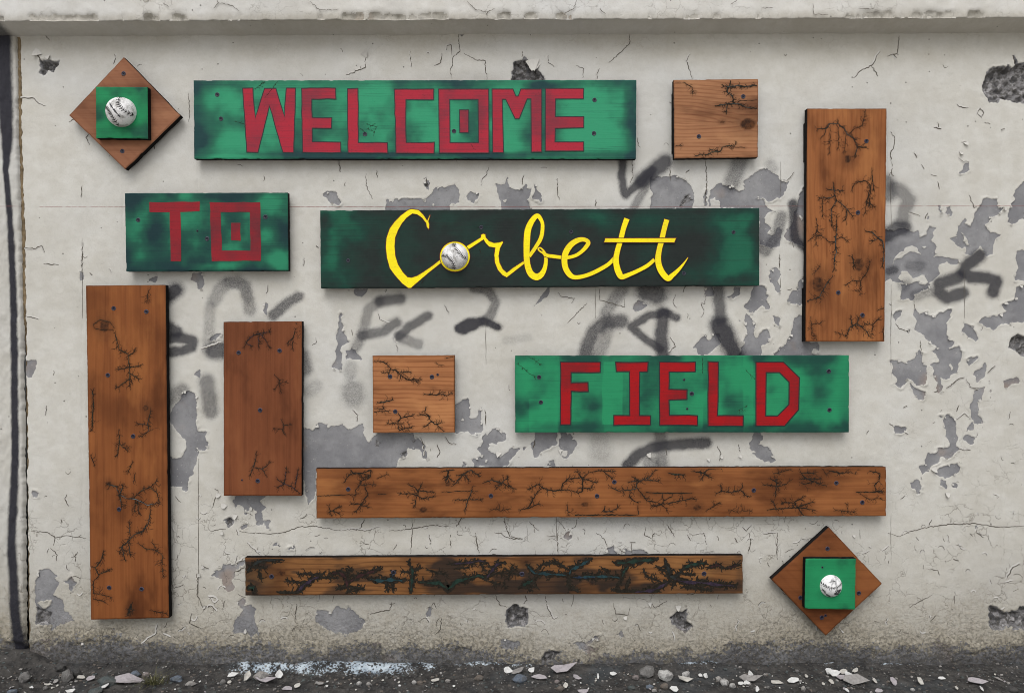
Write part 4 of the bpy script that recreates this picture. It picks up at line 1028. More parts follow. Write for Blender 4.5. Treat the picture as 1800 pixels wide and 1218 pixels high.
def screw(B, px, py, r=0.0042, parent=None):
    n = 14; c = B.L(px, py)
    rg = random.Random(int(px * 7 + py))
    V, F, MI = [], [], []
    prof = [(1.5, 0.0004), (1.25, 0.0013), (1.0, 0.0011), (.82, 0.0002 + .0004), (.5, 0.0005), (0.0001, 0.0005)]
    for rr, d in prof:
        for k in range(n):
            a = k / n * 2 * math.pi; j = rg.uniform(.93, 1.07)
            V.append(c + Vector((math.cos(a) * r * rr * j, -d, math.sin(a) * r * rr * j)))
    for i in range(len(prof) - 1):
        for k in range(n):
            F.append((i * n + k, i * n + (k + 1) % n, (i + 1) * n + (k + 1) % n, (i + 1) * n + k)); MI.append(1 if i < 1 else 0)
    # cross recess
    for a in (0.4, 0.4 + math.pi / 2):
        u = Vector((math.cos(a), 0, math.sin(a))) * r * .55; w = Vector((-math.sin(a), 0, math.cos(a))) * r * .12
        k = len(V); up = Vector((0, -0.0007 - .00008 * (a > 1), 0))
        V += [c + u + w + up, c - u + w + up, c - u - w + up, c + u - w + up]; F.append((k, k + 1, k + 2, k + 3)); MI.append(2)
    return mesh_obj('screw', V, F, [M_SCREW, M_RING, M_BLACK], B.root, MI)

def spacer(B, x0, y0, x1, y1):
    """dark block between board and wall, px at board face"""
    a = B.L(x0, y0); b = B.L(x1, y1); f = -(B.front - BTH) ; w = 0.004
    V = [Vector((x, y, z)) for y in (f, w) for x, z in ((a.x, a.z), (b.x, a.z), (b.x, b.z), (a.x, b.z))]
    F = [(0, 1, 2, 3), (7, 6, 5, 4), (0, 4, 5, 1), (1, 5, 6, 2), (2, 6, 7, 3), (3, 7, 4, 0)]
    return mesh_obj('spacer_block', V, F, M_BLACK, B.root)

# --- flat lettering
def offset_ring(pts, w):
    n = len(pts); out = []
    area = sum(pts[i][0] * pts[(i + 1) % n][1] - pts[(i + 1) % n][0] * pts[i][1] for i in range(n))
    sg = 1 if area > 0 else -1
    for i in range(n):
        a, b, c = Vector(pts[i - 1][:2]), Vector(pts[i][:2]), Vector(pts[(i + 1) % n][:2])
        d1 = (b - a).normalized(); d2 = (c - b).normalized()
        n1 = Vector((d1.y, -d1.x)) * sg; n2 = Vector((d2.y, -d2.x)) * sg
        m = n1 + n2
        if m.length < .2: m = n1
        m = m.normalized(); k = min(2.5, 1 / max(.35, m.dot(n1)))
        out.append(tuple(b + m * w * k))
    return out
def letter(B, rings_groups, mat, edge=None, ew=1.0, up=0.0005, name='letter'):
    """rings_groups: list of (outer, holes...) in px; edge: outline material, ew its half width in px"""
    V, F, MI = [], [], []
    for rings in rings_groups:
        rr = [[B.L(x, y, up) for x, y in r] for r in rings]
        flat = [v for r in rr for v in r]
        tri = tessellate_polygon([[Vector((v.x, v.z, 0)) for v in r] for r in rr])
        k = len(V); V += flat
        for t in tri:
            a, b, c = (flat[i] for i in t)
            if (b - a).cross(c - a).y > 0: t = (t[0], t[2], t[1])
            F.append(tuple(k + i for i in t)); MI.append(0)
        if edge:
            for r in rings:
                o = offset_ring(r, ew); i_ = offset_ring(r, -ew); n = len(r); k = len(V)
                V += [B.L(x, y, up + .0003) for x, y in o] + [B.L(x, y, up + .0003) for x, y in i_]
                for j in range(n):
                    j2 = (j + 1) % n; q = (k + j, k + j2, k + n + j2, k + n + j)
                    if (V[q[1]] - V[q[0]]).cross(V[q[3]] - V[q[0]]).y > 0: q = q[::-1]
                    F.append(q); MI.append(1)
    return mesh_obj(name, V, F, [mat, edge or mat], B.root, MI)
def wobble(pts, amt, rng):
    """hand-painted edge: subdivide and jitter slightly"""
    out = []
    for a, b in zip(pts, pts[1:] + pts[:1]):
        L = math.hypot(b[0] - a[0], b[1] - a[1]); n = max(1, int(L / 14))
        for i in range(n):
            t = i / n; j = amt
            out.append((a[0] + (b[0] - a[0]) * t + rng.uniform(-j, j), a[1] + (b[1] - a[1]) * t + rng.uniform(-j, j)))
    return out

# --- smoke-like airbrushing on the green boards
def smoke_cloud(seed, lo, hi, edge=0.5, sc=55.0, extra=None):
    def f(PX, PY, U, V, W, H):
        n = fbm(PX / sc + seed * 5, PY / sc, seed, 4, .5)
        s = sstep(lo - .10, hi + .08, n) * .80
        ed = np.minimum(np.minimum(U * W, (1 - U) * W), np.minimum(V * H, (1 - V) * H))
        s = s + edge * sstep(.045, .0, ed) * (.35 + fbm(PX / 40, PY / 40 + seed, seed + 4, 2))
        if extra: s = extra(PX, PY, s)
        return np.clip(s, -.3, 1.25)
    return f
def blob(PX, PY, x, y, rx, ry): return np.exp(-((PX - x) / rx) ** 2 - ((PY - y) / ry) ** 2)

# ------------------------------------------------------------------ fractal burns
def ribbon(V, F, MI, pts, wfun, B, up, mi):
    n = len(pts); k0 = len(V)
    for i, (x, y) in enumerate(pts):
        a = pts[max(0, i - 1)]; b = pts[min(n - 1, i + 1)]
        dx, dy = b[0] - a[0], b[1] - a[1]; L = math.hypot(dx, dy) or 1
        nx, ny = -dy / L, dx / L; w = wfun(i / max(1, n - 1)) * .5
        V.append(B.L(x + nx * w, y + ny * w, up)); V.append(B.L(x - nx * w, y - ny * w, up))
        if i:
            k = k0 + 2 * i
            F.append((k - 2, k - 1, k + 1, k)); MI.append(mi)
def burn(B, w, core, lines, seed, twig=7.0, dens=1.0, twigless=False, corew=.45):
    if not twigless: dens *= .95; w *= .80; twig *= 1.55
    rg = random.Random(seed)
    V, F, MI = [], [], []
    def grow(x, y, a, L, ww, lev):
        n = max(2, int(L / 1.7)); pts = [(x, y)]
        for i in range(n):
            a += rg.gauss(0, .24); x += math.cos(a) * L / n; y += math.sin(a) * L / n; pts.append((x, y))
        ribbon(V, F, MI, pts, lambda t: ww * (1 - .75 * t), B, rg.uniform(.00022, .0005), 0)
        if lev > 0:
            for i in range(1, len(pts)):
                if rg.random() < .36:
                    grow(*pts[i], a + rg.choice((-1, 1)) * rg.uniform(.5, 1.15), L * rg.uniform(.35, .65), ww * .70, lev - 1)
    for ln in lines:
        path = rough_path(ln, 2.2, .75, rg)
        n = len(path)
        ribbon(V, F, MI, path, lambda t: w * (.55 + .5 * math.sin(math.pi * min(1, .15 + t * .8)) * 1.0) * (.85 + .3 * math.sin(t * 23 + seed)), B, rg.uniform(.0005, .0007), 0)
        if core: ribbon(V, F, MI, path[1:-1] if n > 4 else path, lambda t: w * corew * (.6 + .4 * math.sin(t * 17 + seed)) * (math.sin(math.pi * min(.97, max(.04, t))) ** .5), B, rg.uniform(.00095, .0011), 1)
        if twigless: continue
        acc = 0
        for i in range(1, n):
            acc += math.hypot(path[i][0] - path[i - 1][0], path[i][1] - path[i - 1][1])
            if acc > 3.1 / dens * rg.uniform(.6, 1.5):
                acc = 0
                d = math.atan2(path[i][1] - path[i - 1][1], path[i][0] - path[i - 1][0])
                fade = .55 + .45 * math.sin(math.pi * i / n)
                for _ in range(1 if rg.random() < .65 else 2):
                    grow(path[i][0], path[i][1], d + rg.choice((-1, 1)) * rg.uniform(.45, 1.35), twig * rg.uniform(.45, 1.35) * fade, max(.62, w * .45), 2)
        d = math.atan2(path[-1][1] - path[-2][1], path[-1][0] - path[-2][0])
        for s_ in (-.6, 0, .6): grow(*path[-1], d + s_, twig * rg.uniform(.4, .9), max(.7, w * .5), 1)
        d = math.atan2(path[0][1] - path[1][1], path[0][0] - path[1][0])
        for s_ in (-.5, .5): grow(*path[0], d + s_, twig * rg.uniform(.3, .8), max(.7, w * .5), 1)
    # a burn ends where its board does
    o = B.P[0]; e1 = B.P[1] - o; e2 = B.P[3] - o; cc = Vector((B.c.x, 0, B.c.z))
    M2 = np.array([[e1.x, e2.x], [e1.z, e2.z]]); inv = np.linalg.inv(M2)
    m1, m2 = .0035 / e1.length, .0035 / e2.length
    A = np.array([[v.x + cc.x - o.x, v.z + cc.z - o.z] for v in V]) @ inv.T
    A[:, 0] = np.clip(A[:, 0], m1, 1 - m1); A[:, 1] = np.clip(A[:, 1], m2, 1 - m2)
    XZ = A @ M2.T
    V = [Vector((x + o.x - cc.x, v.y, z + o.z - cc.z)) for v, (x, z) in zip(V, XZ)]
    return mesh_obj('fractal_burn', V, F, [M_CHAR, CORE[core] if core else M_CHAR], B.root, MI)

def burns(B, figs, seed, **kw):
    for i, (w, core, lines) in enumerate(figs):
        k = dict(kw)
        if w < 0: w = -w; k['twigless'] = True
        burn(B, w, core, lines, seed * 100 + i, **k)
def scorch_of(figs): return [(ln, abs(w)) for w, c, lines in figs for ln in lines]

Pz = lambda p: tl(1400, 180, 5.536, p)
Qz = lambda p: tl(1400, 400, 5.536, p)
Uz = lambda p: tl(1170, 125, 7.38, p)
R1 = lambda p: tl(140, 490, 3.93, p)
R2 = lambda p: tl(140, 790, 3.93, p)
Mz = lambda p: tl(380, 555, 3.69, p)
Nz = lambda p: tl(640, 610, 7.38, p)
S1 = lambda p: tl(545, 810, 5.143, p)
S2 = lambda p: tl(890, 810, 5.143, p)
S3 = lambda p: tl(1220, 810, 5.143, p)
V1 = lambda p: tl(420, 965, 5.625, p)
V2 = lambda p: tl(730, 965, 5.625, p)
V3 = lambda p: tl(1000, 965, 5.625, p)
def fig(T, w, core, *lines): return (w, core, [T(l) for l in lines])

FIG_SMALLTOP = [
 fig(Uz, 1.6, None, [(240,150),(290,185),(345,215),(355,260),(345,285)]),
 fig(Uz, 3.4, 'grey', [(1185,195),(1150,185),(1050,205),(930,190),(870,200),(810,215),(800,280),(870,330),(880,390)], [(840,150),(830,210),(760,200)]),
 fig(Uz, 2.8, 'grey', [(665,455),(760,440),(830,430),(900,425),(980,440),(1060,480),(1180,490)], [(800,440),(790,515)]),
 fig(Uz, 2.4, 'olive', [(390,1105),(460,1080),(540,1090),(600,1050),(700,1045),(745,980),(820,970),(890,975),(910,940)], [(580,1020),(640,1030)]),
 fig(Uz, 1.3, None, [(140,970),(190,965)]), fig(Uz, -.9, None, [(900,400),(1000,385),(1195,380)]), fig(Uz, -.8, None, [(880,985),(1030,998)]), fig(Uz, -.7, None, [(125,150),(200,152)])]
FIG_TALLR = [
 fig(Pz, 2.6, 'grey', [(215,262),(290,255),(320,210),(400,210),(460,250),(500,320),(550,345),(580,400),(590,450),(570,520)], [(600,430),(655,440)]),
 fig(Pz, 1.6, None, [(500,320),(560,260),(640,230),(655,160),(670,75)]),
 fig(Pz, 1.2, None, [(325,250),(325,440),(320,490)]), fig(Pz, 1.2, None, [(405,250),(405,440)]), fig(Pz, 1.0, None, [(480,330),(470,470)]), fig(Pz, -1.2, None, [(290,255),(270,320),(230,355)]),
 fig(Pz, 2.2, 'grey', [(360,790),(365,850),(375,910),(330,930),(230,935)], [(375,910),(390,960),(340,1040),(340,1200)], [(390,960),(440,990),(500,1050),(540,1105)], [(310,850),(440,860)], [(490,1060),(480,1140)]),
 fig(Pz, 1.2, None, [(250,940),(255,1100)]), fig(Pz, 1.5, None, [(390,1110),(390,1230)]), fig(Pz, 1.3, None, [(195,1150),(210,1260)]),
 fig(Pz, 2.0, None, [(540,850),(560,800),(620,770),(680,770),(720,810),(710,900),(680,960),(670,1070)], [(735,670),(740,760),(750,840)], [(690,970),(755,1015)], [(700,880),(710,990)]),
 fig(Qz, 2.8, 'teal', [(390,0),(380,100),(385,250),(370,300),(365,400)]), fig(Qz, 2.6, 'grey', [(350,480),(290,550),(220,680),(110,715)]),
 fig(Qz, 1.6, None, [(115,130),(190,75),(250,85),(320,140),(370,140)], [(190,0),(190,160)], [(390,110),(440,95),(490,125)]),
 fig(Qz, 2.4, 'teal', [(690,40),(740,50),(790,100),(840,140),(850,220),(845,300),(838,370)], [(790,110),(745,130)]),
 fig(Qz, 1.6, None, [(480,560),(540,520),(620,525),(690,430),(715,340)], [(620,525),(620,640)]), fig(Qz, 1.2, None, [(180,440),(220,385)]), fig(Qz, 3.0, None, [(545,295),(560,360)]),
 fig(Qz, 1.3, None, [(140,880),(150,960),(150,1050),(190,1060),(195,1095)], [(150,940),(230,930)]),
 fig(Qz, 2.3, 'grey', [(490,1050),(520,970),(580,940),(640,970),(690,1020),(700,1050)], [(540,960),(530,890)], [(590,940),(600,880)]),
 fig(Qz, 1.6, None, [(680,940),(740,945),(795,895)], [(745,945),(735,1030)]), fig(Qz, 1.8, None, [(845,1090),(845,1000)]), fig(Qz, 1.2, None, [(390,1020),(470,1050)]), fig(Qz, 1.2, None, [(800,800),(830,790)])]
FIG_TALLL = [
 fig(R1, -1.2, 'olive', [(100,340),(95,315),(140,285),(210,300),(240,340)]), fig(R1, -1.0, None, [(100,340),(150,355),(235,350)]),
 fig(R1, 2.0, 'olive', [(245,380),(275,490),(335,520),(345,600),(345,735)], [(345,610),(275,625)], [(345,610),(415,600)], [(345,650),(405,690)], [(345,690),(262,750)], [(340,530),(378,505)]),
 fig(R1, 2.4, 'green', [(90,775),(95,860),(90,950),(85,1040)]), fig(R1, 1.9, 'grey', [(490,915),(470,1000),(480,1050),(435,1082)], [(470,1010),(405,1000)]),
 fig(R1, 1.8, 'olive', [(272,1050),(275,1130),(300,1165),(335,1165)], [(275,1130),(262,1215)]), fig(R1, 1.1, None, [(475,85),(465,150)]),
 fig(R2, 2.0, None, [(80,50),(100,100)]), fig(R2, 1.6, None, [(365,90),(338,145)]), fig(R2, 1.3, None, [(380,175),(380,208)]),
 fig(R2, 2.4, 'white', [(275,310),(320,335),(380,340),(420,355),(470,385),(540,370)]), fig(R2, 2.2, 'teal', [(190,238),(255,255),(275,310)], [(275,310),(298,255)], [(280,320),(290,385)]),
 fig(R2, 2.0, 'olive', [(380,330),(430,280),(490,260),(535,300),(548,355)], [(500,250),(530,218)], [(400,360),(410,435)], [(385,350),(380,420)]),
 fig(R2, 2.4, 'grey', [(490,395),(480,500),(440,560),(370,590),(330,640),(295,660),(310,755)], [(350,590),(345,515)], [(460,520),(430,570)], [(300,660),(280,700)], [(340,650),(350,720)]),
 fig(R2, 1.8, 'olive', [(410,650),(460,685),(520,690),(575,730),(568,800),(578,870)], [(500,640),(530,690)]),
 fig(R2, 2.4, 'green', [(165,705),(150,760),(108,815),(130,860),(205,830)]), fig(R2, 1.8, None, [(130,870),(95,910),(95,990),(150,1000),(215,1018)], [(100,1030),(165,1045)]),
 fig(R2, 5.5, None, [(355,1075),(342,1115)]), fig(R2, 1.7, None, [(505,1112),(595,1130)])]
FIG_MED = [
 fig(Mz, 1.9, 'purple', [(180,205),(200,165),(245,125),(285,115),(320,155),(345,205)], [(285,115),(345,105)], [(280,120),(275,195)], [(200,180),(228,195)]),
 fig(Mz, 1.8, None, [(515,88),(500,135),(495,210)], [(500,140),(467,172)]), fig(Mz, 1.1, None, [(382,388),(410,420),(410,440),(383,472)], [(410,435),(448,430)], [(410,440),(418,488)]),
 fig(Mz, 1.4, None, [(425,675),(440,710),(430,735),(440,765)], [(430,735),(383,730)], [(440,710),(472,705)]),
 fig(Mz, 1.9, 'grey', [(260,888),(255,940),(240,980),(300,995),(348,952)], [(300,995),(320,1030)], [(240,980),(222,1032)]),
 fig(Mz, 2.2, 'purple', [(398,1060),(440,1090),(490,1105),(538,1150)], [(445,1085),(455,995)], [(510,1115),(530,1005)], [(440,1090),(402,1108)]), fig(Mz, -1.0, None, [(512,40),(522,55)]), fig(Mz, 2.0, None, [(553,85),(556,120)])]
FIG_SMALLM = [
 fig(Nz, 2.2, None, [(120,190),(180,180),(250,195),(310,235),(345,285),(410,300),(450,345),(520,395),(580,425),(675,445)], [(450,325),(585,325)], [(340,285),(330,330),(265,330)], [(590,420),(720,420)], [(480,370),(470,400)]),
 fig(Nz, 2.2, None, [(785,610),(900,620),(1000,610),(1080,625),(1125,602)]), fig(Nz, 3.0, 'grey', [(185,720),(280,705),(365,682)]), fig(Nz, 1.7, None, [(120,800),(245,800)], [(120,840),(300,830)]),
 fig(Nz, 2.3, None, [(450,872),(480,920),(440,970),(440,1050),(460,1080),(490,1070),(490,1005)], [(480,920),(625,890)], [(430,990),(315,990)], [(490,1060),(605,1042)]),
 fig(Nz, 2.3, None, [(800,792),(790,850),(840,890),(860,950),(930,1000),(1018,1078)], [(870,970),(795,1028)], [(840,890),(735,870)], [(930,1000),(995,980)]), fig(Nz, 1.0, None, [(945,215),(990,235)]), fig(Nz, 1.0, None, [(1085,140),(1135,125)]), fig(Nz, -1.6, None, [(470,112),(500,112)])]
FIG_LONG = [
 fig(S1, 2.3, None, [(312,188),(350,130),(400,105),(470,110),(540,130),(485,150)], [(372,85),(390,110)], [(470,110),(538,82)], [(550,102),(540,150),(465,178)]),
 fig(S1, 1.6, None, [(460,172),(450,220),(412,260),(410,305)], [(450,220),(570,210)]), fig(S1, 2.2, None, [(492,218),(520,300),(480,370),(422,445)], [(470,390),(385,385)], [(470,400),(515,410)]),
 fig(S1, 2.0, None, [(172,405),(180,460),(190,485)], [(180,460),(265,412)], [(190,450),(255,468)]), fig(S1, 1.1, None, [(622,150),(688,122)]),
 fig(S1, 2.4, None, [(902,218),(950,240),(980,280),(970,310),(910,295),(825,295)], [(980,270),(1110,280)], [(970,310),(1010,340),(1105,322)], [(960,330),(950,395)], [(980,270),(1000,232)]),
 fig(S1, 5.0, None, [(1250,95),(1240,155)]), fig(S1, 1.6, None, [(1202,95),(1278,82)]), fig(S1, 2.4, 'grey', [(1332,130),(1390,120),(1450,82),(1515,125)], [(1380,130),(1305,210)], [(1400,130),(1428,168)]),
 fig(S1, 2.1, 'grey', [(1470,232),(1450,310),(1430,350),(1315,350)], [(1430,350),(1535,350)], [(1430,350),(1402,435)]), fig(S1, 2.2, 'grey', [(1582,190),(1640,170),(1730,200),(1785,152)], [(1730,200),(1692,238)], [(1740,190),(1785,228)]),
 fig(S1, 1.3, None, [(1642,440),(1678,430)], [(1710,402),(1715,450),(1785,435)]), fig(S1, -1.3, None, [(60,315),(250,310),(430,300)]), fig(S1, -1.0, None, [(615,300),(690,297)]), fig(S1, -1.2, None, [(1190,280),(1350,272),(1520,275)]),
 fig(S2, 1.9, None, [(10,152),(20,220),(58,248)]), fig(S2, 2.4, None, [(132,440),(200,425),(240,350),(270,290),(330,240),(420,270),(500,260),(590,265),(650,290),(690,270),(690,160),(740,110),(840,85),(960,95)], [(330,240),(290,210),(222,243)], [(500,250),(510,200),(560,160),(680,150)], [(690,160),(642,102)], [(690,160),(805,193)], [(690,250),(765,240)], [(200,425),(285,390)], [(880,95),(945,148)]),
 fig(S2, 2.4, 'grey', [(952,242),(1010,270),(1080,265),(1170,255),(1180,200),(1240,165),(1290,150),(1338,92)], [(1240,165),(1365,180)], [(1152,150),(1190,180)], [(1112,190),(1180,180)]), fig(S2, 2.2, None, [(1180,240),(1220,290),(1270,360),(1340,370),(1400,390),(1448,438)], [(1400,390),(1480,380),(1560,360),(1685,340)], [(1120,290),(1110,330),(1180,370)], [(1400,390),(1332,410)]),
 fig(S2, -2.0, None, [(1260,285),(1450,290),(1680,290)]), fig(S2, -1.6, None, [(1410,290),(1420,360),(1500,320),(1500,290)]), fig(S2, 4.0, 'green', [(1485,112),(1520,120),(1595,125)]), fig(S2, 3.0, None, [(1705,95),(1790,110)]), fig(S2, 2.8, 'grey', [(890,422),(880,460),(960,450),(1005,420)]),
 fig(S2, -2.2, None, [(620,488),(900,486),(1190,488)]), fig(S2, -1.6, None, [(1190,400),(1195,485)]), fig(S2, 1.7, None, [(552,412),(560,485)]),
 fig(S3, 2.3, None, [(2,95),(80,110),(140,70),(235,65)], [(80,110),(150,148)], [(90,120),(72,158)]), fig(S3, 2.2, None, [(205,290),(250,270),(340,285),(420,260),(438,225)], [(250,270),(240,228)], [(420,260),(478,318)]), fig(S3, 1.5, None, [(122,440),(218,382)]),
 fig(S3, 1.5, None, [(742,110),(865,75)], [(760,82),(760,108)]), fig(S3, 2.3, None, [(632,215),(700,220),(750,230),(830,210),(858,182)], [(750,230),(730,155)], [(740,235),(740,295)], [(692,160),(758,198)]), fig(S3, 2.5, None, [(962,100),(990,140),(1040,170),(1110,200),(1175,220)], [(980,110),(1075,110)], [(962,160),(1060,160),(1138,160)], [(1070,190),(992,208)]),
 fig(S3, 3.0, None, [(1228,92),(1300,105),(1385,105)]), fig(S3, 1.2, None, [(1168,80),(1190,118)], [(1432,110),(1453,114)]), fig(S3, 2.3, None, [(1602,92),(1680,110),(1670,180),(1630,220),(1640,270),(1688,270)]), fig(S3, -1.7, None, [(1465,280),(1600,281),(1730,280)]),
 fig(S3, 2.3, None, [(684,438),(760,430),(880,425),(940,420),(1065,438)], [(930,420),(910,370),(975,332)], [(910,375),(805,375)], [(940,420),(995,505)], [(740,425),(716,372)], [(960,410),(1065,372)]), fig(S3, 1.2, None, [(1283,445),(1390,455),(1435,460)], [(1390,455),(1380,395)]), fig(S3, 1.1, None, [(322,440),(388,460)], [(432,412),(440,450),(508,450)]), fig(S3, 1.0, None, [(1512,302),(1580,345),(1685,340)])]
FIG_BURNT = [
 fig(V1, 6.5, 'grey', [(72,225),(110,180),(200,120),(330,105),(405,100)]), fig(V1, 4, None, [(170,180),(255,180)], [(200,230),(220,285)]), fig(V1, 9, 'green', [(78,385),(145,375),(140,415)]),
 fig(V1, 8, 'purple', [(560,425),(600,405),(640,350),(740,290),(800,270)]), fig(V1, 4, None, [(800,275),(955,285)], [(740,290),(720,240),(605,245)], [(740,250),(835,240)], [(640,330),(485,310)]), fig(V1, 5, None, [(400,425),(560,432)]),
 fig(V1, 7.5, 'maroon', [(915,240),(1000,230),(1060,280),(1070,370),(1090,405)], [(1070,330),(1200,260),(1390,195)]), fig(V1, 5, None, [(1060,280),(1100,195)], [(1070,370),(985,390)], [(1080,370),(1220,390)]),
 fig(V1, 9, 'teal', [(1285,290),(1400,310),(1500,300),(1630,310)]), fig(V1, 5, None, [(1450,320),(1470,395)], [(1530,310),(1522,385)]), fig(V1, 6.5, 'blue', [(1500,290),(1538,232)]), fig(V1, 5, None, [(1690,103),(1685,110)]),
 fig(V1, 6.5, 'green', [(1700,420),(1710,330),(1720,220),(1690,155)]), fig(V1, 3.5, None, [(1720,220),(1785,190)], [(1710,230),(1625,220)]),
 fig(V2, 3.2, None, [(0,195),(40,180)], [(130,205),(250,240),(310,250)]), fig(V2, 8.5, 'green', [(35,322),(150,330),(240,330),(320,395),(420,310),(520,290),(620,260),(695,280)]), fig(V2, 4.5, 'purple', [(345,140),(480,140),(640,110),(695,130)]), fig(V2, 3, None, [(402,190),(515,180)], [(640,130),(680,198)]),
 fig(V2, 6.5, 'purple', [(700,288),(760,210),(810,145),(870,132)]), fig(V2, 2.6, None, [(940,230),(995,192)], [(940,230),(960,165)], [(940,230),(885,192)], [(940,230),(1005,250)], [(940,230),(922,285)], [(705,280),(830,230),(900,240)]), fig(V2, 3.4, None, [(742,320),(825,348)], [(880,332),(890,368)]),
 fig(V2, 9, 'green', [(1045,370),(1100,335),(1175,302)]), fig(V2, 4, None, [(1080,360),(1190,370)], [(1100,340),(1128,395)]), fig(V2, 6.5, 'teal', [(1105,155),(1180,240),(1280,240),(1400,250),(1505,260)]), fig(V2, 4.5, None, [(1215,200),(1260,150),(1400,130),(1495,190)]),
 fig(V2, 8, 'teal', [(1510,260),(1540,200),(1650,150),(1735,95)]), fig(V2, 6, None, [(1520,275),(1510,350),(1590,405)]), fig(V2, 6.5, 'blue', [(1545,280),(1650,275),(1785,275)]),
 fig(V3, 6.5, 'teal', [(90,280),(230,265),(400,270),(515,280)]), fig(V3, 3.5, None, [(335,192),(378,208)]), fig(V3, 9, 'green', [(460,132),(560,132),(700,112),(860,100)]), fig(V3, 6, 'green', [(520,278),(550,210),(595,155)]), fig(V3, -4, 'grey', [(20,62),(300,62),(590,68)]),
 fig(V3, 7.5, 'grey', [(950,105),(980,200),(1000,265),(1050,280),(1120,205)]), fig(V3, 7, 'green', [(1120,200),(1200,150),(1350,137)]), fig(V3, 4.5, None, [(872,172),(955,220)]), fig(V3, 3.6, None, [(742,212),(760,260),(875,308)]), fig(V3, 8, 'purple', [(640,425),(700,420),(830,405),(900,370),(995,312)]),
 fig(V3, 6, None, [(435,400),(560,420),(640,425)], [(520,300),(482,365)], [(600,300),(562,395)]), fig(V3, 8, 'purple', [(1005,282),(1140,322),(1300,330),(1480,350),(1650,360)]), fig(V3, 5, None, [(1130,372),(1260,380),(1390,400)], [(1050,300),(1032,355)]), fig(V3, 6.5, 'maroon', [(1385,178),(1460,152),(1515,178)]), fig(V3, 5, 'maroon', [(1555,188),(1640,162),(1675,152)]), fig(V3, 4.5, None, [(1120,240),(1235,250)])]

# ------------------------------------------------------------------ wood panels
b = Board('wood_panel', [(1184,140.5),(1333,139),(1332.5,277),(1185,279)], 'small square pale pine panel with a dark oval knot, right of the WELCOME sign', 'wood panel', WOODS['small_top'], knots=[(1315,219,.013),(1270,215,.003)], seed=3, scorch=scorch_of(FIG_SMALLTOP))
burns(b, FIG_SMALLTOP, 3, twig=5.2, dens=1.15)
for x, y in ((1306.5, 170), (1228.5, 240.5)): screw(b, x, y)
spacer(b, 1184.5, 160, 1206, 266); spacer(b, 1310, 160, 1331, 260)

b = Board('wood_panel', [(1419,191),(1559,191),(1555,600.5),(1416,600.5)], 'tall amber pine panel with drooping fractal burns, upright at the right beside the FIELD sign', 'wood panel', WOODS['tall_right'], axis='z', knots=[(1491,280,.007),(1512,466,.011),(1440,500,.013)], seed=4, scorch=scorch_of(FIG_TALLR))
burns(b, FIG_TALLR, 4, twig=6.2, dens=1.0)
for x, y in ((1523, 248.5), (1508, 374), (1473.5, 514.5), (1516, 554)): screw(b, x, y)
spacer(b, 1419.3, 213, 1440, 281); spacer(b, 1416.8, 505, 1440, 600); spacer(b, 1536, 213, 1557, 281)

b = Board('wood_panel', [(150.5,502),(291,500.5),(297,1086),(159.5,1089)], 'tallest dark amber pine panel with green and white filled burns, upright at the far left', 'wood panel', WOODS['tall_left'], axis='z', knots=[(183,573,.010),(255,716,.0055),(190,850,.0045),(226,1075,.007)], seed=5, scorch=scorch_of(FIG_TALLL))
burns(b, FIG_TALLL, 5, twig=6.2, dens=1.1)
for x, y in ((199.8, 542), (257.2, 548), (189.5, 659.5), (234, 766.5), (209.3, 895), (192, 1032.5), (249, 1035)): screw(b, x, y)
spacer(b, 170, 530, 280, 560); spacer(b, 176, 1030, 284, 1060)

b = Board('wood_panel', [(392.5,565.5),(531,564.5),(530,871.5),(393,871.5)], 'medium upright red brown panel with a few purple burns, right of the tallest panel', 'wood panel', WOODS['medium'], axis='z', seed=6, scorch=scorch_of(FIG_MED))
burns(b, FIG_MED, 6, twig=5.0, dens=.75)
for x, y in ((419.6, 620), (491.5, 616.5), (457.3, 721), (453, 845)): screw(b, x, y)
screw(b, 425.5, 843.5, .0018)
spacer(b, 410, 590, 515, 615); spacer(b, 410, 830, 515, 855)

b = Board('wood_panel', [(654.5,625),(799,624),(799.5,760),(655.5,761)], 'small square honey pine panel with black burns, left of the FIELD sign', 'wood panel', WOODS['small_mid'], seed=7, scorch=scorch_of(FIG_SMALLM))
burns(b, FIG_SMALLM, 7, twig=5.6, dens=1.0)
for x, y in ((685.8, 662), (759.2, 662.5), (694.8, 723.3)): screw(b, x, y)
screw(b, 769.3, 658.5, .0024)
spacer(b, 672, 640, 690, 745); spacer(b, 765, 640, 783, 745)

b = Board('wood_panel', [(555.5,823),(1558,820),(1558,907),(556,911)], 'longest horizontal orange brown pine plank with black burns, under the FIELD sign', 'wood panel', WOODS['long'], knots=[(744,895,.006),(1028,885,.006),(787,850,.005),(1225,890,.006)], seed=8, scorch=scorch_of(FIG_LONG))
burns(b, FIG_LONG, 8, twig=6.0, dens=.95)
for x, y in ((612.2, 859.7), (863, 871.2), (1079.8, 847), (1049.5, 871.6), (1324.8, 861.7), (1470, 848.6), (1515.8, 882.7)): screw(b, x, y)
spacer(b, 590, 840, 640, 895); spacer(b, 1030, 840, 1090, 892); spacer(b, 1490, 838, 1540, 890)

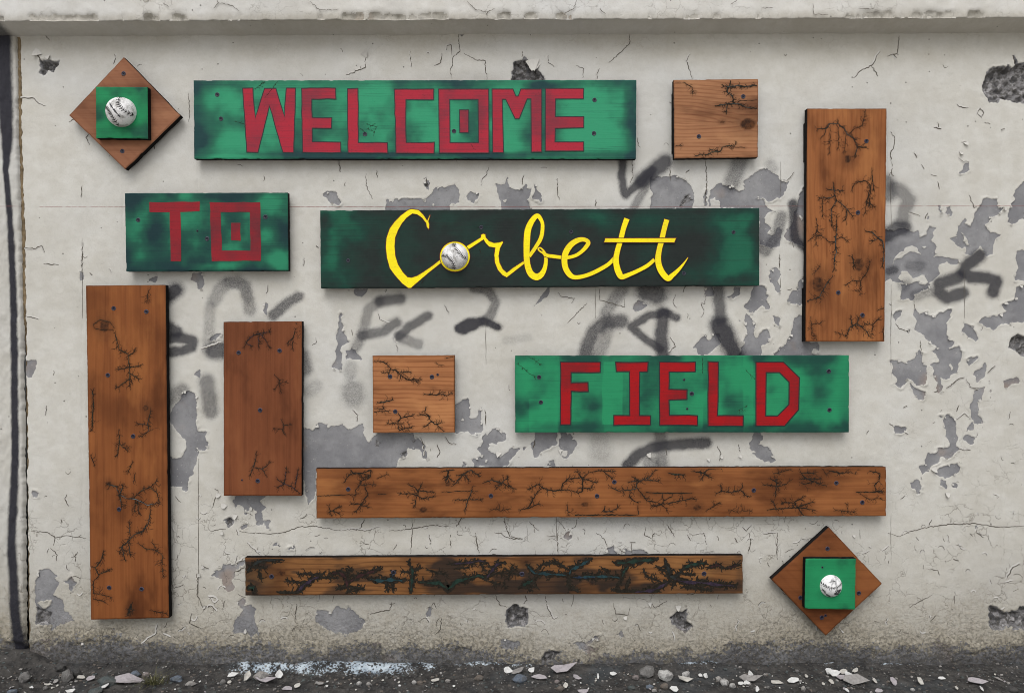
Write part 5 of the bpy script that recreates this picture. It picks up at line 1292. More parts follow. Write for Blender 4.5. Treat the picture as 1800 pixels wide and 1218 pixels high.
def burnt_smoke(PX, PY, U, V, W, H):
    n = fbm(PX / 60, PY / 22, 55, 4)
    s = .80 * sstep(.45, .62, n) * (1 - .5 * sstep(1180, 1240, PX))
    for x, y, rx, ry, a in ((450, 1030, 26, 20, .8), (790, 1000, 28, 18, .7), (880, 1030, 40, 14, .6), (930, 998, 22, 18, .55), (1110, 1035, 60, 10, .8), (1240, 1035, 60, 8, .6), (440, 1000, 16, 20, .6), (1010, 1030, 30, 14, .5), (1300, 1010, 8, 40, .5)):
        s = s + a * blob(PX, PY, x, y, rx, ry)
    return np.clip(s, 0, 1)
b = Board('wood_panel', [(430.5,979.5),(1306,975.5),(1306,1043),(431,1046.5)], 'lowest narrow horizontal plank, heavily charred with teal, green and purple filled burns', 'wood panel', WOODS['burnt'], knots=[(495,1007,.006),(606,1010,.006),(925,985,.004),(1040,1022,.004)], seed=9, smoke=burnt_smoke, scorch=scorch_of(FIG_BURNT))
FIG_BURNT = [(w * 1.75 if w > 0 else w, ('d' + c) if c else None, l) for w, c, l in FIG_BURNT]
burns(b, FIG_BURNT, 9, twig=5.2, dens=3.0, corew=.60)
for x, y in ((477.5, 1013), (691.5, 1006), (917.5, 1008.5), (1237.5, 1008)): screw(b, x, y, .0045)
spacer(b, 470, 990, 520, 1034); spacer(b, 850, 988, 900, 1034); spacer(b, 1230, 988, 1280, 1034)

# ------------------------------------------------------------------ lettered signs
rgL = random.Random(12)
LA = lambda p: tl(330, 130, 4.5, p)
LB = lambda p: tl(730, 130, 4.5, p)
def wel_extra(PX, PY, s):
    s = s - .6 * blob(PX, PY, 375, 178, 32, 22) - .5 * blob(PX, PY, 742, 205, 22, 25) - .5 * blob(PX, PY, 1060, 190, 40, 40) - .7 * blob(PX, PY, 400, 276, 45, 6) - .4 * blob(PX, PY, 915, 155, 14, 14) - .4 * blob(PX, PY, 890, 258, 22, 14) - .35 * blob(PX, PY, 660, 170, 18, 16)
    s = s + .55 * blob(PX, PY, 350, 255, 26, 34) + .5 * blob(PX, PY, 560, 190, 40, 24) + .45 * blob(PX, PY, 600, 235, 50, 18) + .55 * blob(PX, PY, 960, 150, 40, 8) + .5 * blob(PX, PY, 930, 235, 20, 24) + .6 * blob(PX, PY, 760, 272, 380, 5) + .4 * blob(PX, PY, 345, 150, 14, 18) + .45 * blob(PX, PY, 410, 215, 18, 14) + .35 * blob(PX, PY, 1105, 235, 20, 60)
    return s
b = Board('painted_sign', [(340,141.5),(1119,140.5),(1118,279.5),(341,279.5)], 'long green sign reading WELCOME in outlined red block capitals', 'sign', GREENS['welcome'], seed=11, smoke=smoke_cloud(3, .42, .72, .45, 60, wel_extra))
for rings in [[LA([(435,115),(515,115),(535,345),(610,115),(700,115),(765,340),(778,112),(855,115),(838,622),(752,622),(648,255),(558,622),(470,622)])],
              [LA([(900,115),(1172,115),(1170,200),(980,202),(985,345),(1138,350),(1137,430),(985,430),(985,540),(1212,540),(1212,625),(908,622)])],
              [LA([(1265,118),(1347,118),(1350,545),(1580,545),(1582,628),(1268,628)])],
              [LA([(1635,122),(1945,122),(1945,207),(1725,207),(1727,545),(1950,543),(1950,630),(1648,630)])]]:
    letter(b, [[wobble(r, .55, rgL) for r in rings]], M_RED_W, M_INK, .85)
letter(b, [[LB([(185,122),(580,122),(583,628),(190,628)]), LB([(272,205),(497,205),(500,545),(275,545)])], [LB([(350,287),(422,287),(422,466),(352,466)])]], M_RED_W, M_INK, .85)
letter(b, [[LB([(607,122),(772,122),(795,178),(815,178),(835,122),(1000,122),(1000,620),(918,620),(915,200),(885,200),(822,357),(790,357),(715,203),(688,203),(698,625),(613,625)])]], M_RED_W, M_INK, .85)
letter(b, [[LB([(1030,117),(1332,117),(1330,200),(1110,200),(1107,340),(1333,340),(1332,428),(1107,433),(1105,540),(1332,540),(1332,612),(1028,612)])]], M_RED_W, M_INK, .85)
for x, y in ((382, 167), (388.5, 209.3), (641.5, 236.3), (798, 231), (1045, 176.3), (1044, 235)): screw(b, x, y)
burns(b, [(-.8, None, [LA([(712, 60), (660, 130), (610, 190)])]), (.9, None, [LA([(535, 120), (600, 70)])]), (.8, None, [LA([(1425, 400), (1490, 420), (1480, 460), (1430, 440)])]), (.9, None, [LB([(440, 555), (460, 590), (480, 600)])]), (.8, None, [LA([(385, 380), (450, 400)])]), (-.8, None, [LA([(1360,430),(1400,465)])])], 31, twig=3.5, dens=.8)
spacer(b, 370, 165, 400, 255); spacer(b, 1030, 165, 1060, 255)

LT = lambda p: tl(210, 330, 6, p)
def to_extra(PX, PY, s):
    return s - .55 * blob(PX, PY, 245, 450, 16, 14) - .6 * blob(PX, PY, 470, 412, 16, 16) - .5 * blob(PX, PY, 470, 350, 14, 12) - .4 * blob(PX, PY, 325, 344, 22, 8) - .45 * blob(PX, PY, 490, 455, 14, 20) - .3 * blob(PX, PY, 395, 468, 60, 5) + .5 * blob(PX, PY, 230, 350, 22, 14) + .4 * blob(PX, PY, 365, 380, 14, 40) + .45 * blob(PX, PY, 268, 405, 18, 22) + .5 * blob(PX, PY, 375, 345, 34, 8)
b = Board('painted_sign', [(219,339.5),(505.5,338.5),(507,476),(221.5,477)], 'smoky dark green sign reading TO in burgundy capitals without outlines', 'sign', GREENS['to'], seed=12, smoke=smoke_cloud(8, .28, .66, .35, 45, to_extra))
letter(b, [[wobble(LT([(317,155),(850,150),(848,250),(645,257),(652,778),(540,778),(528,262),(320,262)]), .6, rgL)]], M_RED_T)
letter(b, [[wobble(LT([(955,155),(1485,155),(1492,770),(972,775)]), .6, rgL), wobble(LT([(1068,258),(1375,258),(1382,665),(1080,665)]), .6, rgL)], [wobble(LT([(1178,375),(1275,375),(1277,560),(1180,555)]), .6, rgL)]], M_RED_T)
for x, y in ((243, 387), (466.5, 381.5), (364, 420)): screw(b, x, y)
screw(b, 347, 406, .002)
spacer(b, 240, 360, 262, 455); spacer(b, 465, 360, 487, 455)

LF1 = lambda p: tl(900, 615, 6, p)
LF2 = lambda p: tl(1200, 615, 6, p)
def field_extra(PX, PY, s):
    s = s + np.where((PX > 982) & (PX < 1060 + (PY - 700) * .02), .18, 0)
    s = s - np.where((PX > 1060) & (PX < 1095) & (PY > 636) & (PY < 746), .5, 0)
    s = s - np.where((PX < 980) & (PY > 702) & (PX > 930), .3, 0) - .5 * blob(PX, PY, 918, 745, 16, 14) - .35 * blob(PX, PY, 930, 645, 20, 12) - np.where((PX > 1306) & (PX < 1325), .28, 0)
    s = s + np.where((PX > 1235) & (PX < 1243), .28 * sstep(700, 730, PY) + .1, 0)
    return s + .5 * blob(PX, PY, 935, 710, 18, 10) + .4 * blob(PX, PY, 1040, 715, 24, 24) + .55 * blob(PX, PY, 1010, 750, 60, 8) + .5 * blob(PX, PY, 1180, 630, 24, 7) + .6 * blob(PX, PY, 1345, 752, 30, 8) + .5 * blob(PX, PY, 1485, 745, 12, 20) + .55 * blob(PX, PY, 1335, 630, 22, 8) + .5 * blob(PX, PY, 1355, 685, 9, 10) + .45 * blob(PX, PY, 1440, 700, 30, 20) + .35 * blob(PX, PY, 1275, 705, 16, 10) + .3 * blob(PX, PY, 1430, 650, 30, 14) + .35 * blob(PX, PY, 1135, 700, 10, 26)
b = Board('painted_sign', [(905,625),(1493,624),(1492.5,760),(905.5,760)], 'bright green sign reading FIELD in black outlined red capitals', 'sign', GREENS['field'], seed=13, smoke=smoke_cloud(6, .42, .74, .4, 48, field_extra))
for rings in [[LF1([(512,128),(930,128),(930,238),(622,238),(622,345),(802,345),(802,437),(622,437),(622,790),(512,790)])],
              [LF1([(1093,130),(1432,130),(1430,230),(1345,230),(1345,690),(1460,690),(1460,792),(1072,792),(1075,690),(1240,690),(1240,230),(1097,230)])],
              [LF1([(1555,128),(1935,128),(1932,230),(1655,232),(1657,418),(1848,418),(1845,522),(1655,525),(1657,690),(1957,690),(1955,795),(1555,793)])],
              [LF2([(270,125),(375,125),(368,692),(640,692),(638,800),(265,800)])]]:
    letter(b, [[wobble(r, .5, rgL) for r in rings]], M_RED_F, M_INK, 1.0)
letter(b, [[LF2([(772,128),(1062,128),(1230,292),(1222,630),(1075,800),(772,800)]), LF2([(880,238),(1020,238),(1122,340),(1120,575),(1000,695),(875,695)])]], M_RED_F, M_INK, 1.0)
for x, y in ((947.7, 663), (950.8, 707), (1216, 692), (1456.7, 652.5), (1458, 720.5)): screw(b, x, y)
screw(b, 1202.5, 667.5, .0022); screw(b, 1208, 718.5, .0022)
burns(b, [(.7, None, [LF1([(70, 155), (150, 220), (230, 280)])]), (.8, None, [LF1([(150, 60), (230, 100), (290, 150)])]), (.7, None, [LF2([(680, 230), (720, 270), (755, 300)])]), (.5, None, [LF2([(600, 630), (660, 600)])]), (-.9, None, [LF2([(207, 75), (212, 180), (205, 250)])])], 33, twig=4, dens=.7)
spacer(b, 930, 650, 960, 735); spacer(b, 1440, 650, 1470, 735)

# --- the script sign
CL = lambda p: tl(660, 360, 6, p)
CRr = lambda p: tl(940, 360, 6, p)
def cor_extra(PX, PY, s):
    mid = sstep(600, 690, PX) * (1 - sstep(1210, 1300, PX))
    s = s * (1 - .5 * mid) + .80 * mid - .45 * blob(PX, PY, 1030, 378, 40, 12) - .35 * blob(PX, PY, 1060, 390, 22, 14) - .35 * blob(PX, PY, 1140, 385, 30, 12) - .4 * blob(PX, PY, 585, 420, 14, 30) - .3 * blob(PX, PY, 585, 465, 16, 20) - .3 * blob(PX, PY, 1290, 390, 26, 20) - .32 * blob(PX, PY, 1250, 480, 40, 18) - .15 * blob(PX, PY, 780, 385, 30, 12)
    return s + .5 * blob(PX, PY, 1310, 490, 30, 14) + .4 * blob(PX, PY, 1230, 425, 40, 20) + .3 * blob(PX, PY, 572, 385, 10, 20)
b = Board('painted_sign', [(562.5,370),(1335,365.5),(1335,502),(563.5,507)], 'long black green sign reading Corbett in yellow script with a baseball for the letter o', 'sign', GREENS['corbett'], seed=14, smoke=smoke_cloud(17, .44, .80, .22, 50, cor_extra))
def spline(pts, n=7):
    out = []
    P = [pts[0]] + list(pts) + [pts[-1]]
    for i in range(1, len(P) - 2):
        p0, p1, p2, p3 = P[i - 1], P[i], P[i + 1], P[i + 2]
        for k in range(n):
            t = k / n
            out.append(tuple(.5 * ((2 * b_) + (-a + c) * t + (2 * a - 5 * b_ + 4 * c - d) * t * t + (-a + 3 * b_ - 3 * c + d) * t ** 3) for a, b_, c, d in zip(p0, p1, p2, p3)))
    out.append(tuple(pts[-1]))
    return out
def stroke(B, pts, s, up, smooth=True):
    """variable-width stroke with its thin red-brown outline; pts carry a width in zoom pixels, s = zoom"""
    pts = [(p[0], p[1], p[2] / s) for p in pts]
    sp_ = spline(pts) if smooth else pts
    V, F, MI = [], [], []
    for mi, grow, du in ((1, 1.9, -.00018), (0, 0.0, 0.0)):
        k0 = len(V); n = len(sp_)
        ends = sp_
        for i, (x, y, w) in enumerate(ends):
            a = ends[max(0, i - 1)]; c = ends[min(n - 1, i + 1)]
            dx, dy = c[0] - a[0], c[1] - a[1]; L = math.hypot(dx, dy) or 1
            nx, ny = -dy / L, dx / L; hw = max(.12, (w + grow) * .5)
            if i == 0: x -= dx / L * grow * .5; y -= dy / L * grow * .5
            if i == n - 1: x += dx / L * grow * .5; y += dy / L * grow * .5
            u = up + du + .00015 * i / n
            V.append(B.L(x + nx * hw, y + ny * hw, u)); V.append(B.L(x - nx * hw, y - ny * hw, u))
            if i: k = k0 + 2 * i; F.append((k - 2, k - 1, k + 1, k)); MI.append(mi)
    return V, F, MI
def letter_strokes(B, parts):
    V, F, MI = [], [], []
    for v, f, m in parts:
        k = len(V); V += v; F += [tuple(i + k for i in q) for q in f]; MI += m
    return mesh_obj('letter', V, F, [M_YEL, M_YEDGE], B.root, MI)
letter(b, [[CL([(560,262),(540,235),(533,195),(490,140),(440,105),(390,97),(330,140),(280,200),(240,270),(210,350),(204,440),(212,540),(240,630),(290,710),(340,762),(380,768),(440,748),(510,705),(590,650),(680,580),(700,610),(630,665),(560,720),(490,780),(420,840),(375,880),(345,880),(280,830),(200,740),(150,670),(120,560),(108,450),(115,350),(150,250),(200,180),(270,110),(345,55),(380,44),(455,55),(510,110),(545,165),(572,110),(580,112),(560,175),(570,210),(568,245)])]], M_YEL, M_YEDGE, .55, up=.0009)
ring_o = [(838 + 160 * math.cos(t), 548 + 160 * math.sin(t)) for t in np.linspace(0, 2 * math.pi, 40, endpoint=False)]
ring_i = [(838 + 96 * math.cos(t), 548 + 96 * math.sin(t)) for t in np.linspace(0, 2 * math.pi, 40, endpoint=False)]
letter(b, [[CL(ring_o), CL(ring_i)]], M_YEL, M_YEDGE, .55, up=.0016)
letter(b, [[CL([(955,440),(1110,345),(1112,318),(1135,305),(1160,312),(1165,345),(1200,385),(1250,402),(1300,398),(1340,385),(1348,400),(1315,460),(1300,540),(1310,610),(1345,680),(1385,715),(1450,665),(1565,590),(1575,620),(1480,695),(1385,768),(1340,745),(1290,690),(1258,610),(1252,530),(1262,455),(1200,445),(1165,410),(1140,370),(985,472)])]], M_YEL, M_YEDGE, .55, up=.0009)
letter_strokes(b, [stroke(b, CL([(1622,545,34),(1690,448,38),(1745,350,40),(1762,250,38),(1755,180,36),(1710,118,46),(1655,165,56),(1610,260,64),(1597,370,66),(1594,480,62),(1596,580,60),(1612,670,62),(1645,735,66),(1700,762,68),(1750,735,58),(1785,670,44),(1798,590,36),(1792,540,30)]), 6, .0013),
                   stroke(b, CL([(1795,545,26),(1770,512,22),(1735,492,15),(1716,468,13),(1738,456,13),(1772,486,18),(1800,532,34),(1870,545,36),(1955,556,34)]), 6, .0018)])
letter_strokes(b, [stroke(b, CRr([(282,558,36),(360,556,34),(440,532,34),(510,480,38),(562,412,44),(545,378,40),(490,368,46),(430,388,54),(370,435,60),(325,510,62),(312,590,60),(325,670,58),(365,735,56),(415,765,44),(500,758,40),(600,725,40),(700,675,40),(780,625,38),(840,562,36)]), 6, .0023)])
letter_strokes(b, [stroke(b, CRr([(970,150,56),(935,250,52),(905,370,52),(870,490,54),(855,580,58),(865,660,62),(888,725,64),(918,762,52),(1000,735,42),(1100,690,38),(1190,640,38),(1260,580,36)]), 6, .0028)])
letter_strokes(b, [stroke(b, CRr([(1390,160,52),(1360,270,52),(1335,380,54),(1310,480,54),(1298,570,60),(1310,650,62),(1345,722,62),(1402,778,58),(1450,745,46),(1510,690,34),(1570,620,18),(1612,560,4)]), 6, .0033)])
letter(b, [[CRr([(740,355),(1490,352),(1470,402),(728,400)])]], M_YEL, M_YEDGE, .55, up=.0038, name='crossbar')
for x, y in ((612, 458), (1004, 408), (1202, 480.5), (1289.5, 408.5), (846, 400)): screw(b, x, y, .0036)
burns(b, [(-1.2, None, [CL([(1095, 470), (1105, 490), (1115, 515)])]), (-1, 'blue', [CL([(1070, 240), (1135, 232)])]), (-1.4, 'blue', [CL([(480, 830), (520, 790)])]), (-1.2, 'blue', [CL([(645, 750), (655, 710)])])], 34)
spacer(b, 590, 390, 620, 480); spacer(b, 1285, 390, 1315, 480)
SIGN_C = b

# ------------------------------------------------------------------ baseballs and the two diamond plaques
def half_ball(B, px, py, rpx, cap, mat, seams, stamp=None, tilt=0):
    """ball sliced and fixed flat to face B; rpx = radius seen, cap = share of the radius that stands proud"""
    sc_ = MPP * (DIST - B.front) / DIST
    a = rpx * sc_
    R = a if cap >= 1 else a / math.sqrt(1 - (1 - cap) ** 2)
    hz = R * (1 - cap) if cap < 1 else 0.0
    c = B.L(px, py)
    nr, ns = 18, 48; V, F = [], []
    th0 = math.pi / 2 if cap >= 1 else math.asin(a / R)
    for i in range(nr + 1):
        th = th0 * i / nr
        for k in range(ns):
            ph = 2 * math.pi * k / ns
            V.append(c + Vector((R * math.sin(th) * math.cos(ph), -(R * math.cos(th) - hz), R * math.sin(th) * math.sin(ph))))
    for i in range(nr):
        for k in range(ns): F.append((i * ns + k, (i + 1) * ns + k, (i + 1) * ns + (k + 1) % ns, i * ns + (k + 1) % ns))
    ball = mesh_obj('baseball', V, F, mat, B.root, smooth=True)
    def on(u, v, up=.0006):
        r2 = min(.985, u * u + v * v); k = math.sqrt(r2 / (u * u + v * v)) if u * u + v * v > r2 else 1
        u *= k; v *= k; s = a / R
        y = math.sqrt(max(0, 1 - (u * s) ** 2 - (v * s) ** 2))
        n = Vector((u * s, -y, v * s))
        return c + n * (R + up) + Vector((0, hz, 0))
    V, F = [], []
    def rib(p, q, w, up):
        d = Vector((q[0] - p[0], q[1] - p[1])); d.normalize(); nn = Vector((-d.y, d.x)) * w
        k = len(V)
        V.extend([on(p[0] + nn.x, p[1] + nn.y, up), on(p[0] - nn.x, p[1] - nn.y, up), on(q[0] - nn.x * .6, q[1] - nn.y * .6, up), on(q[0] + nn.x * .6, q[1] + nn.y * .6, up)])
        F.append((k, k + 1, k + 2, k + 3))
    for seam in seams:
        V.clear(); F.clear()
        s_ = spline([(x, y, 0) for x, y in seam], 8)
        for p, q in zip(s_[:-1], s_[1:]): rib(p, q, .012, .0005)
        L = 0; last = -1
        for p, q in zip(s_[:-1], s_[1:]):
            L += math.hypot(q[0] - p[0], q[1] - p[1])
            if L - last > .098:
                last = L; d = math.atan2(q[1] - p[1], q[0] - p[0])
                for sg in (1, -1):
                    e = (p[0] + .155 * math.cos(d + sg * 2.05), p[1] + .155 * math.sin(d + sg * 2.05))
                    rib(p, e, .021, .0008 + .0002 * sg)
        mesh_obj('stitching', V, F, M_THREAD, ball)
    if stamp:
        V.clear(); F.clear()
        for (u0, v0, u1, v1, w) in stamp:
            for k in range(8):
                t0, t1_ = k / 8, (k + 1.0) / 8
                rib((u0 + (u1 - u0) * t0, v0 + (v1 - v0) * t0), (u0 + (u1 - u0) * t1_, v0 + (v1 - v0) * t1_), w * (1 if k % 3 else .55), .0004)
        mesh_obj('worn_stamp', V, F, M_SMUDGE, ball)
    return ball
half_ball(SIGN_C, 799.6, 451, 23.5, 1.0, M_BALL, [[(-.05, .97), (.0, .72), (.13, .46), (.43, .1), (.68, -.12), (.93, -.27)], [(-.98, .02), (-.6, -.05), (-.27, -.3), (-.06, -.66), (.0, -.98)]], [(-.05, .28, .0, .26, .04), (.2, -.13, .25, -.15, .03)])

b = Board('baseball_plaque', [(217,100.5),(317,203),(220,298.5),(121,203)], 'faded pinkish diamond plaque with green square and large baseball, left of WELCOME sign', 'plaque', WOODS['diamond_a'], seed=15, front=.030)
for x, y in ((217.2, 130), (215, 266)): screw(b, x, y)
s1 = Board('', [(168,152.5),(259,153),(260,244),(168.5,243)], '', '', GREENS['square'], front=.050, thick=.0195, seed=16, root=b.root, part='green_square', smoke=smoke_cloud(5, .45, .75, .3, 40, lambda X, Y, s: s + .5 * blob(X, Y, 185, 232, 18, 12) + .3 * blob(X, Y, 250, 170, 12, 12)))
half_ball(s1, 214.3, 198.2, 25.8, 1.0, M_BALL, [[(.12, .95), (.2, .45), (.36, .1), (.62, -.15), (.93, -.28)], [(-.97, .32), (-.6, .08), (-.36, -.25), (-.16, -.62), (-.08, -.97)]], [(-.38, .38, .30, -.55, .065)])
spacer(b, 180, 180, 255, 225)

b = Board('baseball_plaque', [(1457,926),(1551,1025.5),(1452,1117),(1356,1018)], 'russet diamond plaque with a green square and small dirty baseball, at the lower right', 'plaque', WOODS['diamond_b'], seed=17, front=.030)
for x, y in ((1454.5, 964), (1407, 1050), (1509.5, 1042), (1444.5, 1084.7)): screw(b, x, y)
screw(b, 1451, 1081.5, .0026)
s2 = Board('', [(1416,981),(1505,981.5),(1503.5,1071),(1414.5,1069.5)], '', '', GREENS['square'], front=.050, thick=.0195, seed=18, root=b.root, part='green_square', smoke=smoke_cloud(9, .5, .8, .3, 40))
screw(s2, 1445.5, 996.5, .002)
half_ball(s2, 1460.7, 1029.5, 19.6, .62, M_BALL_D, [[(-.95, .33), (-.72, .18), (-.5, .06), (0, .02), (.5, .18), (.95, .34)]], [(.12, -.22, .66, -.34, .20), (.05, -.48, .6, -.62, .15), (.3, -.3, .75, -.2, .1), (-.55, -.62, -.1, -.9, .08), (-.85, -.2, -.6, -.55, .06), (-.4, .5, .3, .62, .03)])
spacer(b, 1418, 1000, 1490, 1040)
# ------------------------------------------------------------------ ground at the wall's foot
def ground_h(X, Y):
    d = -Y
    h = (fbm(X / .09, Y / .05, 101, 4) - .5) * .016 + (fbm(X / .022, Y / .022, 103, 3) - .5) * .007
    h = h + .042 * sstep(-1.26, -1.40, X) * sstep(.30, .0, d) + .010 * sstep(.06, .0, d) - .008
    h = h + .012 * np.exp(-((d - .012) / .016) ** 2) * crust(X, Y)
    return h * (1 - sstep(.4, 4.0, d)) - .012 * sstep(.25, .6, d)
def crust(X, Y):
    PXw = X / MPP + 900; d = -Y
    c = np.zeros(np.shape(X))
    for x, w, a, dd in ((470, 62, .66, .045), (560, 60, .62, .048), (660, 60, .85, .055), (850, 60, .55, .016), (1225, 40, .65, .012), (1470, 60, .35, .006), (1580, 40, .45, .006), (1780, 30, .3, .006), (915, 30, .35, .016), (735, 45, .55, .035)):
        c = np.maximum(c, a * np.exp(-((PXw - x) / w) ** 4) * sstep(dd * 1.5, dd * .4, d))
    return c
def build_ground():
    xs = np.concatenate([-np.cumsum(np.geomspace(.01, 160, 42))[::-1] - 1.75, np.arange(-1.75, 1.75, .0034), 1.75 + np.cumsum(np.geomspace(.01, 160, 42))])
    ys = np.concatenate([[.06, .03], -np.arange(0, .34, .0030), -.34 - np.cumsum(np.geomspace(.005, 160, 46))])
    X, Y = np.meshgrid(xs, ys)
    co = np.stack([X, Y, ground_h(X, Y)], -1).reshape(-1, 3)
    me = np_mesh('ground', co, grid_quads(len(ys), len(xs))[:, ::-1], [M_GROUND], attrs={'crust': crust(X, Y)})
    return tag(link_mesh('ground', me), kind='structure')
build_ground()
def gz(x, y): return float(ground_h(np.array([x]), np.array([y]))[0])
def ground_pt(px, py):
    p = ground_at(px, py)
    for _ in range(3): p = ground_at(px, py, gz(p.x, min(-.004, p.y)))
    if p.y > -.006: p.y = -.006
    p.z = gz(p.x, p.y)
    return p

def stone_mesh(w, h, seed, mats, sub=2, angular=.5, flat=1.0):
    r = random.Random(seed); bm = bmesh.new()
    bmesh.ops.create_icosphere(bm, subdivisions=sub, radius=.5)
    planes = [(Vector((r.gauss(0, 1), r.gauss(0, 1), r.gauss(0, 1))).normalized(), r.uniform(.30, .46)) for _ in range(7)]
    angular = min(1, angular * 1.25 + .1)
    for v in bm.verts:
        v.co *= 1 + .16 * math.sin(v.co.x * 9 + seed) * math.sin(v.co.z * 11 + seed * 2)
        for n, d in planes:
            k = v.co.dot(n) - d
            if k > 0: v.co -= n * k * angular
        v.co *= 1 + r.uniform(-.05, .05)
        v.co = Vector((v.co.x * w, v.co.y * w * flat, v.co.z * h))
    me = bpy.data.meshes.new('stone'); bm.to_mesh(me); bm.free()
    for m in mats: me.materials.append(m)
    if angular < .35: me.polygons.foreach_set('use_smooth', [True] * len(me.polygons))
    return me
def add_stone(name, px, py, wp, hp, mat, label, ang=.5, cat='stone', tilt=0, seed=None, group=None, sub=2):
    """px,py = centre of the stone in the photograph, wp x hp its size there"""
    p = ground_pt(px, py + hp * .45); k = (p.y + DIST) / 1300
    me = stone_mesh(wp * k * 1.02, hp * k * 1.05, seed or int(px * 3 + py), [STONES[mat]], sub, ang, .8)
    o = link_mesh(name, me); o.location = p + Vector((0, -.002 if p.y > -.02 else 0, hp * k * .34)); o.rotation_euler = (0, tilt, RNG.uniform(-.3, .3))
    if o.location.y > -wp * k * .45: o.location.y = -wp * k * .45 - .002
    return tag(o, label, cat, group)
SPEC_ST = [
 ('stone', 118, 1185, 22, 26, 'grey', 'pale topped wedge of grey stone leaning near the foot of the tallest wood panel', .9, .25),
 ('stone', 136, 1182, 17, 18, 'dark', 'dark squarish stone tucked right behind the grey wedge', .8, 0),
 ('stone', 106, 1172, 20, 14, 'dark', 'dark slate lump against the wall base behind the grey wedge', .7, 0),
 ('stone', 43, 1188, 22, 19, 'grey', 'mottled grey stone half buried in the dirt mound at the far left', .4, 0),
 ('pebble', 80, 1208, 9, 8, 'grey', 'round grey pebble in front of the grey wedge stone', .2, 0),
 ('stone', 190, 1196, 36, 16, 'green', 'flat green grey stone left of the big pale chip and grass tuft', .7, .1),
 ('stone', 168, 1213, 24, 9, 'green', 'low dark green stone beside the white chip at the bottom edge', .6, 0),
 ('stone', 237, 1184, 17, 15, 'blue', 'round blue grey stone against the wall just left of the grass tuft', .5, 0),
 ('stone', 256, 1185, 12, 11, 'pink', 'small pinkish stone between the blue grey stone and grass tuft', .5, 0),
 ('stone', 309, 1191, 24, 12, 'blue', 'flat blue stone right of the grass tuft', .6, 0),
 ('pebble', 334, 1201, 18, 9, 'pale', 'flat pale pebble right of the grass tuft', .4, 0),
 ('pebble', 392, 1197, 11, 10, 'grey', 'round grey pebble under the left end of the lowest plank', .1, 0),
 ('pebble', 22, 1214, 18, 9, 'blue', 'blue dark pebble at the bottom left corner', .5, 0),
 ('stone', 1136, 1178, 31, 21, 'grey', 'large pointed grey stone against the wall left of two plaster lumps', .95, -.15),
 ('plaster_lump', 1170, 1185, 28, 20, 'white', 'crumpled white plaster lump touching the large pointed grey stone', .8, .2),
 ('plaster_lump', 1205, 1184, 18, 15, 'white', 'rounded white plaster lump right of the crumpled one', .6, 0),
 ('pebble', 1168, 1205, 15, 12, 'brown', 'round brown pebble below the crumpled plaster lump', .2, 0),
 ('pebble', 1110, 1207, 15, 8, 'green', 'dark green pebble below the large pointed grey stone', .3, 0),
 ('pebble', 1142, 1206, 14, 8, 'blue', 'dull blue pebble between the green and brown pebbles', .4, 0),
 ('pebble', 1150, 1213, 10, 6, 'pale', 'pale pebble at the bottom edge below the crumpled plaster lump', .4, 0),
 ('stone', 1117, 1191, 12, 10, 'pink', 'small pinkish stone below left of the large pointed grey stone', .6, 0),
 ('stone', 915, 1191, 26, 14, 'blue', 'half buried blue stone under a slanted grey chip', .3, 0),
 ('plaster_lump', 1264, 1192, 14, 12, 'pale', 'brownish cream plaster lump left of the white triangular pieces', .7, 0),
 ('plaster_lump', 1274, 1198, 18, 11, 'white', 'wide white plaster lump right of the brownish cream one', .7, 0),
 ('plaster_lump', 1287, 1203, 13, 10, 'white', 'pointed white plaster lump right of the wide one', .9, 0),
 ('pebble', 631, 1200, 10, 8, 'white', 'cream white round pebble at the right end of the white crust', .1, 0),
 ('pebble', 648, 1201, 9, 8, 'pale', 'grey white pebble right beside the cream white round pebble', .2, 0),
 ('pebble', 728, 1198, 9, 8, 'white', 'bright white oval pebble alone below the middle of the lowest plank', .1, 0),
 ('pebble', 738, 1199, 11, 8, 'brown', 'dull brown pebble touching the bright white oval pebble', .3, 0),
 ('stone', 984, 1209, 14, 11, 'brown', 'brown stone below the big mauve chip', .5, 0),
 ('pebble', 979, 1197, 10, 8, 'pink', 'pinkish pebble between the mauve chip and brown stone', .5, 0),
 ('pebble', 787, 1196, 10, 7, 'pale', 'pale pebble right of the brown pebble', .3, 0),
 ('stone', 842, 1190, 17, 9, 'brown', 'flat brownish stone left of the slanted grey chip', .5, 0),
 ('pebble', 1412, 1209, 9, 11, 'pale', 'upright pale pebble right of the long cream chip', .4, 0),
 ('pebble', 1401, 1179, 7, 6, 'grey', 'small round grey pebble near the wall above the long cream chip', .1, 0),
 ('pebble', 1604, 1211, 8, 6, 'white', 'small bright white pebble at the bottom edge right of the lower right plaque', .1, 0),
 ('stone', 1778, 1210, 20, 10, 'dark', 'dark jagged lump at the bottom right corner', .9, 0),
 ('stone', 460, 1186, 30, 14, 'pale', 'grey white crusted lump right of an upright shard under the lowest plank', .6, 0),
 ('pebble', 1350, 1207, 7, 6, 'grey', 'grey pebble below the white shard', .3, 0),
]
for nm, x, y, w, h, m, lab, a, t in SPEC_ST: add_stone(nm, x, y, w, h, m, lab, a, 'plaster' if nm == 'plaster_lump' else nm, t)

